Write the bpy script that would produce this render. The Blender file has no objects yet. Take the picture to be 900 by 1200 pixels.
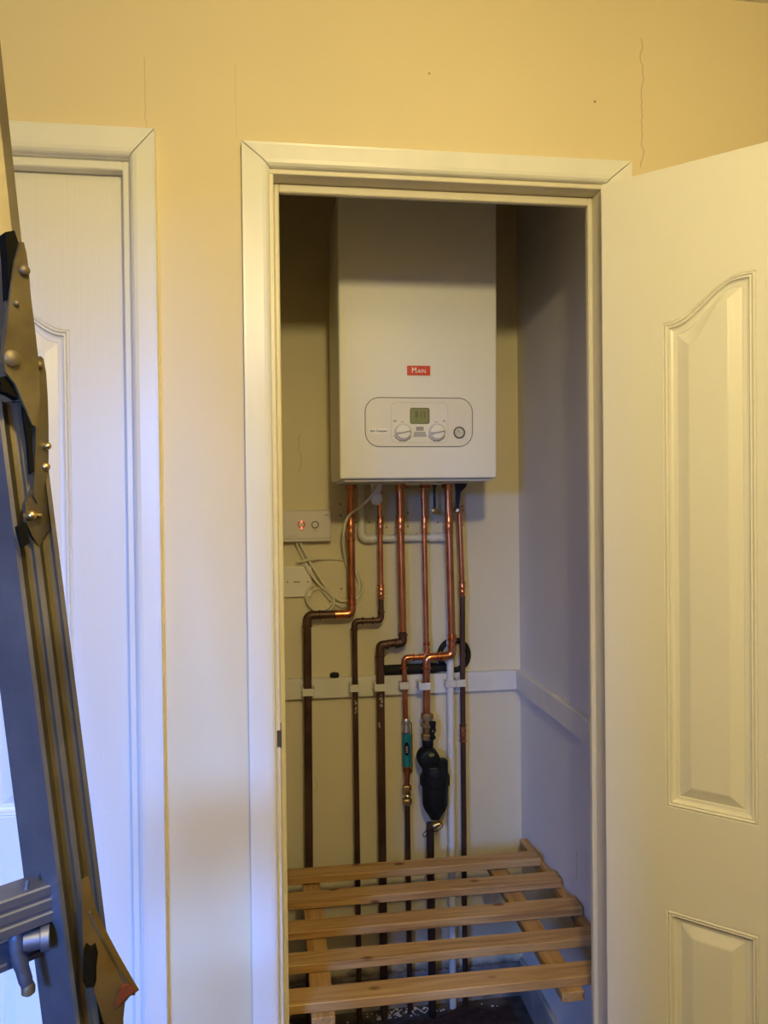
import bpy, bmesh, math, random
from mathutils import Vector, Matrix
random.seed(7)
PI = math.pi
C = bpy.context.scene.collection
scene = bpy.context.scene

# ------------------------------------------------------------------ camera
CAM = Vector((-0.0007, -1.391, 1.3953))
YAW, PITCH, ROLL = 0.13799, -0.01157, -0.01103
FPX = 901.0
fwd = Vector((math.sin(YAW)*math.cos(PITCH), math.cos(YAW)*math.cos(PITCH), math.sin(PITCH)))
rgt = Vector((math.cos(YAW), -math.sin(YAW), 0)); upv = rgt.cross(fwd)
r2 = rgt*math.cos(ROLL) + upv*math.sin(ROLL); u2 = -rgt*math.sin(ROLL) + upv*math.cos(ROLL)
cd = bpy.data.cameras.new('camera'); cam = bpy.data.objects.new('camera', cd); C.objects.link(cam)
cd.sensor_fit = 'VERTICAL'; cd.sensor_height = 36.0; cd.lens = FPX/1200*36.0; cd.clip_start = 0.02
cam.matrix_world = Matrix(((r2.x, u2.x, -fwd.x, CAM.x), (r2.y, u2.y, -fwd.y, CAM.y), (r2.z, u2.z, -fwd.z, CAM.z), (0, 0, 0, 1)))
scene.camera = cam

# ------------------------------------------------------------------ light
LAMP_POS = Vector((0.19, -1.42, 2.09))
LAMP_W, LAMP_COL = 46.5, (1.0, 0.81, 0.36)
DAY_W, DAY_COL = 1650.0, (0.12, 0.31, 1.0)
world = bpy.data.worlds.new('world'); scene.world = world; world.use_nodes = True
bg = world.node_tree.nodes['Background']; bg.inputs[0].default_value = (0.45, 0.6, 1.0, 1); bg.inputs[1].default_value = 0.8
def light(name, kind, loc, power, col, **kw):
    d = bpy.data.lights.new(name, kind); d.energy = power; d.color = col
    for k, v in kw.items(): setattr(d, k, v)
    o = bpy.data.objects.new(name, d); o.location = loc; C.objects.link(o); return o
light('pendant_bulb_light', 'POINT', LAMP_POS, LAMP_W, LAMP_COL, shadow_soft_size=0.045)
day = light('window_daylight', 'AREA', (-2.0, -4.6, 2.45), DAY_W, DAY_COL, shape='RECTANGLE', size=1.8, size_y=1.5)
day.rotation_euler = (Vector((0.0, 0.2, 0.2)) - day.location).to_track_quat('-Z', 'Y').to_euler()
scene.view_settings.view_transform = 'Standard'; scene.view_settings.look = 'None'
scene.view_settings.gamma = 1.0; scene.view_settings.use_curve_mapping = False
scene.view_settings.exposure = 0.0
scene.cycles.use_denoising = True
scene.cycles.max_bounces = 8; scene.cycles.diffuse_bounces = 5
scene.cycles.caustics_reflective = False; scene.cycles.caustics_refractive = False

# ------------------------------------------------------------------ helpers
FLOOR = -0.10
def P(px, py, Y):                       # the point of the wall-parallel plane y=Y seen at a pixel of the survey photo
    d = r2*((px-450)/FPX) + u2*((600-py)/FPX) + fwd
    return CAM + d*((Y-CAM.y)/d.y)
WL = {}                                 # world location of every object made
def obj(name, bm, m, parent=None, smooth=False, origin=None, auto=None):
    me = bpy.data.meshes.new(name)
    bmesh.ops.recalc_face_normals(bm, faces=bm.faces[:])
    if smooth: 
        for f in bm.faces: f.smooth = True
    cs = [v.co for v in bm.verts]
    if origin is None:
        origin = Vector(((min(c.x for c in cs)+max(c.x for c in cs))/2, (min(c.y for c in cs)+max(c.y for c in cs))/2, min(c.z for c in cs)))
    origin = Vector(origin)
    bm.transform(Matrix.Translation(-origin))
    bm.to_mesh(me); bm.free()
    for k in (m if isinstance(m, (list, tuple)) else [m]): me.materials.append(k)
    o = bpy.data.objects.new(name, me); C.objects.link(o)
    WL[o.name] = origin
    if parent is not None:
        o.parent = parent; o.location = origin - WL[parent.name]
    else: o.location = origin
    if smooth and auto is not False:
        try: me.set_sharp_from_angle(angle=math.radians(40))
        except Exception: pass
    return o
def thing(name, label, cat, loc, group=None):
    o = bpy.data.objects.new(name, None); C.objects.link(o); o.empty_display_size = 0.05
    o.location = loc; WL[o.name] = Vector(loc); o['label'] = label; o['category'] = cat
    if group: o['group'] = group
    return o
def tag(o, label, cat, group=None):
    o['label'] = label; o['category'] = cat
    if group: o['group'] = group
    return o
def struct(name, bm, m, parent=None, label=None, cat=None, **kw):
    o = obj(name, bm, m, parent, **kw)
    if parent is None: o['kind'] = 'structure'
    if label: o['label'] = label
    if cat: o['category'] = cat
    return o
def NB(): return bmesh.new()
def box(bm, x0, x1, y0, y1, z0, z1, bev=0.0, mat=0, M=None, seg=1):
    r = bmesh.ops.create_cube(bm, size=1.0)
    vs = r['verts']
    for v in vs:
        v.co = Vector(((x0+x1)/2+v.co.x*(x1-x0), (y0+y1)/2+v.co.y*(y1-y0), (z0+z1)/2+v.co.z*(z1-z0)))
    fs = list({f for v in vs for f in v.link_faces})
    if bev > 0:
        es = list({e for v in vs for e in v.link_edges})
        rr = bmesh.ops.bevel(bm, geom=es, offset=bev, segments=seg, affect='EDGES', profile=0.5)
        fs = list(set([f for f in rr['faces']]) | {f for f in fs if f.is_valid})
        vs = list({v for f in fs for v in f.verts})
    for f in fs: f.material_index = mat
    if M is not None: bmesh.ops.transform(bm, matrix=M, verts=vs)
    return vs
def ring_bridge(bm, rings, closed=True, caps=(False, False), mat=0):
    n = len(rings[0])
    for a, b in zip(rings, rings[1:]):
        for i in range(n if closed else n-1):
            j = (i+1) % n
            try: bm.faces.new((a[i], a[j], b[j], b[i])).material_index = mat
            except ValueError: pass
    if caps[0]: bm.faces.new(rings[0][::-1]).material_index = mat
    if caps[1]: bm.faces.new(rings[-1]).material_index = mat
def frames(pts, closed=False):
    T = []
    n = len(pts)
    for i in range(n):
        a = pts[i-1] if (i > 0 or closed) else pts[i]; b = pts[(i+1) % n] if (i < n-1 or closed) else pts[i]
        T.append((b-a).normalized())
    ref = Vector((0, 0, 1)) if abs(T[0].z) < .9 else Vector((1, 0, 0))
    N = [(ref - T[0]*ref.dot(T[0])).normalized()]
    for i in range(1, n):
        v = N[-1] - T[i]*N[-1].dot(T[i]); N.append(v.normalized())
    return T, N
def tube(bm, pts, r, seg=12, caps=True, mat=0):
    pts = [Vector(p) for p in pts]
    T, N = frames(pts); rings = []
    for i, p in enumerate(pts):
        rr = r[i] if isinstance(r, (list, tuple)) else r
        B = T[i].cross(N[i])
        rings.append([bm.verts.new(p + (N[i]*math.cos(2*PI*k/seg) + B*math.sin(2*PI*k/seg))*rr) for k in range(seg)])
    ring_bridge(bm, rings, caps=(caps, caps), mat=mat)
def torus(bm, c, axis, R, r, n=32, seg=8, mat=0, sx=1.0):
    axis = Vector(axis).normalized(); a = axis.orthogonal().normalized(); b = axis.cross(a)
    rings = []
    for i in range(n):
        t = 2*PI*i/n; d = a*math.cos(t)+b*math.sin(t)
        rings.append([bm.verts.new(Vector(c)+d*R+(d*math.cos(2*PI*k/seg)+axis*math.sin(2*PI*k/seg))*r) for k in range(seg)])
    rings.append(rings[0]); ring_bridge(bm, rings, mat=mat)
def lathe(bm, c, axis, prof, seg=20, mat=0):
    """prof: (distance along axis, radius)"""
    axis = Vector(axis).normalized(); a = axis.orthogonal().normalized(); b = axis.cross(a)
    rings = [[bm.verts.new(Vector(c)+axis*h+(a*math.cos(2*PI*k/seg)+b*math.sin(2*PI*k/seg))*max(r, 1e-5)) for k in range(seg)] for h, r in prof]
    ring_bridge(bm, rings, caps=(True, True), mat=mat)
def hexnut(bm, c, axis, r, h, mat=0):
    lathe(bm, Vector(c)-Vector(axis).normalized()*h/2, axis, [(0, r*.9), (h*.12, r), (h*.88, r), (h, r*.9)], seg=6, mat=mat)
def fillet(pts, rad, n=6):
    pts = [Vector(p) for p in pts]; out = [pts[0]]
    for i in range(1, len(pts)-1):
        p, a, b = pts[i], pts[i-1], pts[i+1]
        da, db = (a-p), (b-p); la, lb = da.length, db.length; da.normalize(); db.normalize()
        ang = da.angle(db)
        if ang > 3.05: out.append(p); continue
        t = min(rad/math.tan(ang/2), la*.49, lb*.49)
        s, e = p+da*t, p+db*t
        for k in range(n+1):
            u = k/n; out.append(s*(1-u)**2 + p*2*u*(1-u) + e*u*u)
    out.append(pts[-1]); return out
def smooth_path(pts, n=6):
    pts = [Vector(p) for p in pts]; out = []
    for i in range(len(pts)-1):
        p0 = pts[max(i-1, 0)]; p1 = pts[i]; p2 = pts[i+1]; p3 = pts[min(i+2, len(pts)-1)]
        for k in range(n):
            t = k/n
            out.append(0.5*((2*p1)+(p2-p0)*t+(2*p0-5*p1+4*p2-p3)*t*t+(3*p1-p0-3*p2+p3)*t**3))
    out.append(pts[-1]); return out
def prism(bm, poly, off, mat=0):
    """extrude a polygon (3-D points) by vector off"""
    off = Vector(off)
    a = [bm.verts.new(Vector(p)) for p in poly]; b = [bm.verts.new(Vector(p)+off) for p in poly]
    fs = [bm.faces.new(a[::-1]), bm.faces.new(b)]
    n = len(a)
    for i in range(n): fs.append(bm.faces.new((a[i], a[(i+1) % n], b[(i+1) % n], b[i])))
    for f in fs: f.material_index = mat
def rrect(cx, cz, w, h, r, n=6):
    o = []
    for (sx, sz, a0) in ((1, 1, 0), (-1, 1, 90), (-1, -1, 180), (1, -1, 270)):
        for k in range(n+1):
            a = math.radians(a0+90*k/n)
            o.append((cx+sx*(w/2-r)+r*math.cos(a), cz+sz*(h/2-r)+r*math.sin(a)))
    return o
_txt = [0]
def text_mesh(s, size, name, m, parent, pos, align='CENTER', italic=0.0, thick=0.0003, xs=1.0, bold=0.0):
    c = bpy.data.curves.new('text', 'FONT'); c.body = s; c.size = size; c.align_x = align; c.align_y = 'CENTER'
    c.extrude = thick; c.shear = italic; c.offset = bold
    t = bpy.data.objects.new('text_source', c); C.objects.link(t)
    dg = bpy.context.evaluated_depsgraph_get(); dg.update()
    me = bpy.data.meshes.new_from_object(t.evaluated_get(dg))
    bpy.data.objects.remove(t); 
    bm = NB(); bm.from_mesh(me); bpy.data.meshes.remove(me)
    M = Matrix.Translation(Vector(pos)) @ Matrix.Rotation(PI/2, 4, 'X') @ Matrix.Diagonal((xs, 1, 1, 1))
    bm.transform(M)
    return obj(name, bm, m, parent, origin=pos)

# ------------------------------------------------------------------ materials
def mat(name, col, rough=0.5, metal=0.0, spec=0.5, var=0.0, vscale=8.0, bump=0.0, bscale=40.0, stretch=(1, 1, 1), col2=None, coat=0.0, world_co=True, emit=None):
    m = bpy.data.materials.new(name); m.use_nodes = True; nt = m.node_tree; N = nt.nodes; L = nt.links
    b = N['Principled BSDF']
    b.inputs['Base Color'].default_value = (*col, 1); b.inputs['Roughness'].default_value = rough; b.inputs['Metallic'].default_value = metal
    b.inputs['Specular IOR Level'].default_value = spec; b.inputs['Coat Weight'].default_value = coat
    tc = N.new('ShaderNodeTexCoord'); mp = N.new('ShaderNodeMapping'); mp.inputs['Scale'].default_value = stretch
    if world_co:
        g = N.new('ShaderNodeNewGeometry'); L.new(g.outputs['Position'], mp.inputs['Vector'])
    else: L.new(tc.outputs['Object'], mp.inputs['Vector'])
    if var > 0 or col2:
        n = N.new('ShaderNodeTexNoise'); n.inputs['Scale'].default_value = vscale; n.inputs['Detail'].default_value = 5
        L.new(mp.outputs[0], n.inputs['Vector'])
        r = N.new('ShaderNodeValToRGB'); r.color_ramp.elements[0].position = .35; r.color_ramp.elements[1].position = .68
        c2 = col2 if col2 else tuple(c*(1-var) for c in col)
        r.color_ramp.elements[0].color = (*col, 1); r.color_ramp.elements[1].color = (*c2, 1)
        L.new(n.outputs['Fac'], r.inputs[0]); L.new(r.outputs[0], b.inputs['Base Color'])
    if bump > 0:
        n2 = N.new('ShaderNodeTexNoise'); n2.inputs['Scale'].default_value = bscale; n2.inputs['Detail'].default_value = 4
        L.new(mp.outputs[0], n2.inputs['Vector'])
        bp = N.new('ShaderNodeBump'); bp.inputs['Strength'].default_value = bump; bp.inputs['Distance'].default_value = 0.002
        L.new(n2.outputs['Fac'], bp.inputs['Height']); L.new(bp.outputs[0], b.inputs['Normal'])
    if emit:
        b.inputs['Emission Color'].default_value = (*emit[0], 1); b.inputs['Emission Strength'].default_value = emit[1]
    return m
def nd(nt, t, **kw):
    n = nt.nodes.new(t)
    for k, v in kw.items(): setattr(n, k, v)
    return n
def math_node(nt, op, a, b=None):
    n = nd(nt, 'ShaderNodeMath', operation=op)
    for i, v in enumerate((a, b)):
        if v is None: continue
        if isinstance(v, (int, float)): n.inputs[i].default_value = v
        else: nt.links.new(v, n.inputs[i])
    return n.outputs[0]
def wall_material(name, col, cracks=(), var=0.05, dirt=None, dots=(), rough=0.62):
    """emulsion paint; cracks: (x, z0, z1, wobble, half width, strength) hairlines in the plaster, axis x (or 'y' as 7th entry)"""
    m = mat(name, col, rough=rough, spec=0.3, var=var, vscale=2.2, bump=0.10, bscale=70)
    nt = m.node_tree; b = nt.nodes['Principled BSDF']
    g = nd(nt, 'ShaderNodeNewGeometry'); s = nd(nt, 'ShaderNodeSeparateXYZ'); nt.links.new(g.outputs['Position'], s.inputs[0])
    nz = nd(nt, 'ShaderNodeTexNoise', noise_dimensions='1D'); nz.inputs['Scale'].default_value = 22; nz.inputs['Detail'].default_value = 6
    nt.links.new(s.outputs['Z'], nz.inputs['W'])
    mask = None
    for c in cracks:
        x0, z0, z1, wob, hw, st = c[:6]; ax = s.outputs['Y'] if len(c) > 6 else s.outputs['X']
        off = math_node(nt, 'MULTIPLY', math_node(nt, 'SUBTRACT', nz.outputs['Fac'], 0.5), wob)
        d = math_node(nt, 'ABSOLUTE', math_node(nt, 'SUBTRACT', math_node(nt, 'ADD', ax, off), x0))
        line = math_node(nt, 'LESS_THAN', d, hw)
        zz = math_node(nt, 'MULTIPLY', math_node(nt, 'GREATER_THAN', s.outputs['Z'], z0), math_node(nt, 'LESS_THAN', s.outputs['Z'], z1))
        k = math_node(nt, 'MULTIPLY', math_node(nt, 'MULTIPLY', line, zz), st)
        mask = k if mask is None else math_node(nt, 'MAXIMUM', mask, k)
    for (x, y, z, r, st) in dots:
        vd = nd(nt, 'ShaderNodeVectorMath', operation='DISTANCE'); nt.links.new(g.outputs['Position'], vd.inputs[0]); vd.inputs[1].default_value = (x, y, z)
        k = math_node(nt, 'MULTIPLY', math_node(nt, 'LESS_THAN', vd.outputs['Value'], r), st)
        mask = k if mask is None else math_node(nt, 'MAXIMUM', mask, k)
    if mask is not None:
        mx = nd(nt, 'ShaderNodeMixRGB'); src = b.inputs['Base Color'].links[0].from_socket
        nt.links.new(mask, mx.inputs[0]); nt.links.new(src, mx.inputs[1]); mx.inputs[2].default_value = (0.22, 0.16, 0.09, 1)
        nt.links.new(mx.outputs[0], b.inputs['Base Color'])
    if dirt:            # grime band: (z below which it sits, softness, colour)
        z1, soft, dc = dirt
        n3 = nd(nt, 'ShaderNodeTexNoise'); n3.inputs['Scale'].default_value = 26; n3.inputs['Detail'].default_value = 6
        nt.links.new(g.outputs['Position'], n3.inputs['Vector'])
        h = math_node(nt, 'ADD', s.outputs['Z'], math_node(nt, 'MULTIPLY', math_node(nt, 'SUBTRACT', n3.outputs['Fac'], 0.5), 0.09))
        mr = nd(nt, 'ShaderNodeMapRange'); nt.links.new(h, mr.inputs[0]); mr.inputs[1].default_value = z1+soft; mr.inputs[2].default_value = z1-soft
        mx = nd(nt, 'ShaderNodeMixRGB'); src = b.inputs['Base Color'].links[0].from_socket
        nt.links.new(mr.outputs[0], mx.inputs[0]); nt.links.new(src, mx.inputs[1]); mx.inputs[2].default_value = (*dc, 1)
        nt.links.new(mx.outputs[0], b.inputs['Base Color'])
    return m
def gloss_board(name, col=(0.80, 0.79, 0.76), rough=0.33):
    return mat(name, col, rough=rough, spec=0.5, var=0.04, vscale=3, bump=0.12, bscale=9, stretch=(6, 6, 1.0))
def door_material(name, col, rail=(0.79, 0.92)):
    """moulded white door skin with an embossed wood grain, vertical on stiles and panels, horizontal on the lock rail"""
    m = mat(name, col, rough=0.36, spec=0.5); nt = m.node_tree; b = nt.nodes['Principled BSDF']
    tc = nd(nt, 'ShaderNodeTexCoord'); outs = []
    for sc in ((60, 60, 1.6), (1.8, 1.8, 90)):
        mp = nd(nt, 'ShaderNodeMapping'); mp.inputs['Scale'].default_value = sc; nt.links.new(tc.outputs['Object'], mp.inputs[0])
        n = nd(nt, 'ShaderNodeTexNoise'); n.inputs['Scale'].default_value = 3.2; n.inputs['Detail'].default_value = 3; n.inputs['Distortion'].default_value = 0.6
        nt.links.new(mp.outputs[0], n.inputs['Vector']); outs.append(n.outputs['Fac'])
    s = nd(nt, 'ShaderNodeSeparateXYZ'); nt.links.new(tc.outputs['Object'], s.inputs[0])
    rm = math_node(nt, 'MULTIPLY', math_node(nt, 'GREATER_THAN', s.outputs['Z'], rail[0]), math_node(nt, 'LESS_THAN', s.outputs['Z'], rail[1]))
    mx = nd(nt, 'ShaderNodeMixRGB'); nt.links.new(rm, mx.inputs[0]); nt.links.new(outs[0], mx.inputs[1]); nt.links.new(outs[1], mx.inputs[2])
    bp = nd(nt, 'ShaderNodeBump'); bp.inputs['Strength'].default_value = 0.55; bp.inputs['Distance'].default_value = 0.0006
    nt.links.new(mx.outputs[0], bp.inputs['Height']); nt.links.new(bp.outputs[0], b.inputs['Normal'])
    return m
def pine(name, axis='x'):
    m = mat(name, (0.5, 0.3, 0.12), rough=0.55, spec=0.35); nt = m.node_tree; b = nt.nodes['Principled BSDF']
    g = nd(nt, 'ShaderNodeNewGeometry'); mp = nd(nt, 'ShaderNodeMapping'); nt.links.new(g.outputs['Position'], mp.inputs[0])
    oi = nd(nt, 'ShaderNodeObjectInfo'); cb = nd(nt, 'ShaderNodeCombineXYZ')
    nt.links.new(math_node(nt, 'MULTIPLY', oi.outputs['Random'], 13.0), cb.inputs[0]); nt.links.new(math_node(nt, 'MULTIPLY', oi.outputs['Random'], 7.0), cb.inputs[1])
    nt.links.new(cb.outputs[0], mp.inputs['Location'])
    mp.inputs['Scale'].default_value = (1.5, 28, 28) if axis == 'x' else (28, 1.5, 28)
    n = nd(nt, 'ShaderNodeTexNoise'); n.inputs['Scale'].default_value = 2.4; n.inputs['Detail'].default_value = 5; n.inputs['Distortion'].default_value = 1.1
    nt.links.new(mp.outputs[0], n.inputs['Vector'])
    r = nd(nt, 'ShaderNodeValToRGB'); e = r.color_ramp.elements
    e[0].position = .3; e[0].color = (0.31, 0.165, 0.06, 1); e[1].position = .66; e[1].color = (0.52, 0.325, 0.14, 1)
    k = e.new(.5); k.color = (0.45, 0.27, 0.105, 1)
    nt.links.new(n.outputs['Fac'], r.inputs[0])
    mp2 = nd(nt, 'ShaderNodeMapping'); nt.links.new(g.outputs['Position'], mp2.inputs[0]); nt.links.new(cb.outputs[0], mp2.inputs['Location'])
    mp2.inputs['Scale'].default_value = (9, 17, 17) if axis == 'x' else (17, 9, 17)
    v = nd(nt, 'ShaderNodeTexVoronoi'); v.inputs['Scale'].default_value = 1.0; nt.links.new(mp2.outputs[0], v.inputs['Vector'])
    kr = nd(nt, 'ShaderNodeValToRGB'); kr.color_ramp.elements[0].position = 0.07; kr.color_ramp.elements[0].color = (1, 1, 1, 1)
    kr.color_ramp.elements[1].position = 0.17; kr.color_ramp.elements[1].color = (0, 0, 0, 1); nt.links.new(v.outputs['Distance'], kr.inputs[0])
    mx = nd(nt, 'ShaderNodeMixRGB'); nt.links.new(kr.outputs[0], mx.inputs[0]); nt.links.new(r.outputs[0], mx.inputs[1]); mx.inputs[2].default_value = (0.13, 0.05, 0.02, 1)
    nt.links.new(mx.outputs[0], b.inputs['Base Color'])
    bp = nd(nt, 'ShaderNodeBump'); bp.inputs['Strength'].default_value = 0.2; bp.inputs['Distance'].default_value = 0.001
    nt.links.new(n.outputs['Fac'], bp.inputs['Height']); nt.links.new(bp.outputs[0], b.inputs['Normal'])
    return m

CREAM = (0.75, 0.645, 0.43)
M_wall = wall_material('cream_emulsion', CREAM, cracks=((0.697, 2.03, 2.275, 0.020, 0.0010, .45), (-0.2195, 2.05, 2.175, 0.010, 0.0007, .35), (-0.0645, 2.045, 2.175, 0.004, 0.0006, .18)),
                       dots=((0.285, 0, 2.181, .0022, .7), (0.603, 0, 2.149, .0026, .8)))
M_back = wall_material('cupboard_back_paint', (0.73, 0.655, 0.47), cracks=((0.066, 1.49, 1.60, 0.02, 0.0009, .5), (0.10, 0.55, 0.60, 0.02, 0.0009, .4)), var=0.07,
                       dirt=(0.0, 0.02, (0.10, 0.08, 0.06)),
                       dots=tuple((*P(x, y, .855), .0032, .9) for x, y in ((399, 591), (399, 604), (417, 612), (433, 612), (453, 618), (478, 601), (478, 617), (488, 626), (513, 612), (542, 593), (542, 598), (542, 615), (400, 690))))
M_right = wall_material('cupboard_side_paint', (0.70, 0.67, 0.64), cracks=((0.42, 0.46, 0.53, 0.03, 0.0010, .8, 'y'), (0.36, 0.49, 0.56, 0.05, 0.0008, .7, 'y')), var=0.06)
M_ceil = mat('white_ceiling_paint', (0.72, 0.69, 0.62), rough=0.8, spec=.2, var=.03, bump=.1, bscale=60)
M_hall = mat('hall_emulsion', (0.50, 0.44, 0.34), rough=0.7, spec=.2, var=.04, bump=.1, bscale=60)
M_trim = gloss_board('white_gloss_paint')
M_trim2 = gloss_board('aged_warm_lit_gloss_paint', (0.76, 0.71, 0.59), .38)  # aged white gloss, tinted further yellow for warm lamplight on the stops
M_batten = mat('painted_batten', (0.74, 0.71, 0.65), rough=.5, var=.1, vscale=14, bump=.2, bscale=60)
M_skirt = mat('dusty_skirting_paint', (0.36, 0.33, 0.30), rough=.7, col2=(0.16, 0.13, 0.11), vscale=18, bump=.3)
M_floor = mat('bare_dusty_floor', (0.13, 0.105, 0.085), rough=.9, col2=(0.05, 0.04, 0.035), vscale=22, bump=.6, bscale=90)
M_carpet = mat('brown_carpet', (0.085, 0.04, 0.028), rough=.95, col2=(0.04, 0.022, 0.018), vscale=60, bump=.9, bscale=300)
M_enamel = mat('white_boiler_enamel', (0.86, 0.85, 0.80), rough=.45, spec=.4, var=.015, vscale=2)
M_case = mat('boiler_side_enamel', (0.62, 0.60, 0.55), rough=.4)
M_panel = mat('boiler_panel_plastic', (0.78, 0.75, 0.68), rough=.35)
M_seam = mat('dark_seam', (0.10, 0.09, 0.07), rough=.7)
M_faint = mat('moulded_line_grey', (0.55, 0.52, 0.46), rough=.5)
M_red = mat('red_badge_enamel', (0.62, 0.025, 0.015), rough=.3)
M_whiteink = mat('white_ink', (0.9, 0.88, 0.85), rough=.4)
M_blackink = mat('dark_print', (0.06, 0.055, 0.05), rough=.5)
M_greyink = mat('grey_print', (0.33, 0.32, 0.28), rough=.5)
M_lcd = mat('green_lcd', (0.21, 0.22, 0.085), rough=.25, spec=.6, emit=((0.30, 0.34, 0.10), 0.05))
M_lcdframe = mat('lcd_frame', (0.10, 0.10, 0.055), rough=.4)
M_knob = mat('dial_plastic', (0.80, 0.79, 0.75), rough=.25, spec=.6)
M_gauge = mat('gauge_bezel', (0.11, 0.10, 0.08), rough=.35)
M_gface = mat('gauge_face', (0.60, 0.58, 0.50), rough=.4)
M_copper = mat('bright_copper', (0.78, 0.33, 0.17), rough=.27, metal=1.0, col2=(0.60, 0.22, 0.10), vscale=14, bump=.05)
M_copper2 = mat('worn_copper', (0.60, 0.24, 0.12), rough=.38, metal=.95, col2=(0.30, 0.10, 0.05), vscale=12)
M_old = mat('tarnished_brown_copper', (0.13, 0.07, 0.045), rough=.45, metal=.6, col2=(0.06, 0.03, 0.02), vscale=9, bump=.1)
M_oldr = mat('tarnished_red_copper', (0.22, 0.085, 0.05), rough=.42, metal=.75, col2=(0.12, 0.05, 0.035), vscale=6, bump=.1)
M_brass = mat('brass', (0.60, 0.43, 0.19), rough=.33, metal=1.0, col2=(0.40, 0.27, 0.11), vscale=30)
M_chrome = mat('nickel_plate', (0.62, 0.60, 0.55), rough=.28, metal=1.0)
M_splash = mat('dried_paint_splash', (0.42, 0.37, 0.30), rough=.8)
M_teal = mat('teal_sleeve', (0.01, 0.20, 0.26), rough=.35)
M_black = mat('black_plastic', (0.010, 0.010, 0.010), rough=.5, spec=.2)
M_matt = mat('matt_black_recess', (0.010, 0.009, 0.007), rough=.9, spec=.05)
M_rubber = mat('black_rubber', (0.012, 0.011, 0.010), rough=.7, spec=.3)
M_navy = mat('blue_black_plastic', (0.012, 0.022, 0.05), rough=.4)
M_white = mat('white_pvc', (0.74, 0.73, 0.70), rough=.35)
M_clip = mat('yellowed_white_plastic', (0.66, 0.64, 0.57), rough=.45)
M_box = mat('white_control_plastic', (0.66, 0.62, 0.60), rough=.35)
M_cable = mat('white_pvc_cable', (0.70, 0.66, 0.52), rough=.45)
M_redled = mat('red_indicator', (0.6, 0.03, 0.03), rough=.3, emit=((1.0, 0.10, 0.06), 6.0))
M_redring = mat('red_ring', (0.45, 0.03, 0.03), rough=.3, emit=((1.0, 0.05, 0.03), 0.10))
M_pine = pine('pine_slat_wood', 'x'); M_pine2 = pine('pine_bearer_wood', 'y')
M_alu = mat('dull_aluminium', (0.24, 0.25, 0.28), rough=.45, metal=.8, col2=(0.14, 0.15, 0.18), vscale=9, bump=.08)
M_alud = mat('dirty_warm_lit_aluminium', (0.20, 0.165, 0.10), rough=.45, metal=.7, col2=(0.10, 0.08, 0.05), vscale=10, bump=.1)  # dirty aluminium, with warm lamplight on the right-hand faces put into its brown
M_plate = mat('warm_lit_steel_hinge', (0.20, 0.155, 0.075), rough=.5, metal=.5, col2=(0.12, 0.09, 0.045), vscale=25, bump=.15)  # steel coloured brown to carry the warm lamplight on the plates
M_gold = mat('zinc_gold_bolt', (0.65, 0.48, 0.20), rough=.3, metal=1.0)
M_glass = bpy.data.materials.new('window_glass'); M_glass.use_nodes = True
_nt = M_glass.node_tree; _nt.nodes.remove(_nt.nodes['Principled BSDF']); _g = _nt.nodes.new('ShaderNodeBsdfTransparent'); _g.inputs[0].default_value = (.95, .96, .97, 1)
_gl = _nt.nodes.new('ShaderNodeBsdfGlossy'); _gl.inputs['Roughness'].default_value = .02; _mx = _nt.nodes.new('ShaderNodeMixShader'); _mx.inputs[0].default_value = .05
_nt.links.new(_g.outputs[0], _mx.inputs[1]); _nt.links.new(_gl.outputs[0], _mx.inputs[2]); _nt.links.new(_mx.outputs[0], _nt.nodes['Material Output'].inputs[0])

# ------------------------------------------------------------------ room shell
CEIL = 2.361; WB = 0.855; WR = 0.7225; WLF = -0.03; TH = 0.058
XL, XR, YH = -2.0, 1.45, -2.6            # hall extents
OP = (-0.024, 0.638, 2.010)              # cupboard opening in the wall (behind the lining)
OL = (-0.893+0.0, -0.225, 2.022)         # left door opening
def rects_wall(bm, xs, zs, y0, y1, skip):
    for i in range(len(xs)-1):
        for j in range(len(zs)-1):
            if (i, j) in skip: continue
            box(bm, xs[i], xs[i+1], y0, y1, zs[j], zs[j+1])
def wall_with_holes(name, x0, x1, z0, z1, y0, y1, holes, m, axis='y'):
    """slab with door openings reaching the floor or window openings; front and back skins with holes"""
    bm = NB()
    def V(a, y, z): return bm.verts.new((a, y, z) if axis == 'y' else (y, a, z))
    for (ya) in (y0, y1):
        # outline running round floor-reaching openings
        pts = [(x0, z0)]
        for (hx0, hx1, hz0, hz1) in sorted(h for h in holes if h[2] <= z0+1e-6): pts += [(hx0, z0), (hx0, hz1), (hx1, hz1), (hx1, z0)]
        pts += [(x1, z0), (x1, z1), (x0, z1)]
        vs = [V(a, ya, z) for a, z in pts]; es = [bm.edges.new((vs[i], vs[(i+1) % len(vs)])) for i in range(len(vs))]
        for (hx0, hx1, hz0, hz1) in holes:
            if hz0 > z0+1e-6:
                hv = [V(a, ya, z) for a, z in ((hx0, hz0), (hx1, hz0), (hx1, hz1), (hx0, hz1))]
                es += [bm.edges.new((hv[i], hv[(i+1) % 4])) for i in range(4)]
        bmesh.ops.triangle_fill(bm, use_beauty=True, use_dissolve=False, edges=es)
    def q(a, b):
        bm.faces.new((V(a[0], y0, a[1]), V(b[0], y0, b[1]), V(b[0], y1, b[1]), V(a[0], y1, a[1])))
    for (hx0, hx1, hz0, hz1) in holes:
        c = [(hx0, hz0), (hx0, hz1), (hx1, hz1), (hx1, hz0)]
        for i in range(4 if hz0 > z0+1e-6 else 3): q(c[i], c[(i+1) % 4])
    for a, b in (((x0, z0), (x0, z1)), ((x0, z1), (x1, z1)), ((x1, z1), (x1, z0))): q(a, b)
    bmesh.ops.remove_doubles(bm, verts=bm.verts[:], dist=1e-5)
    return struct(name, bm, m)
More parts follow.
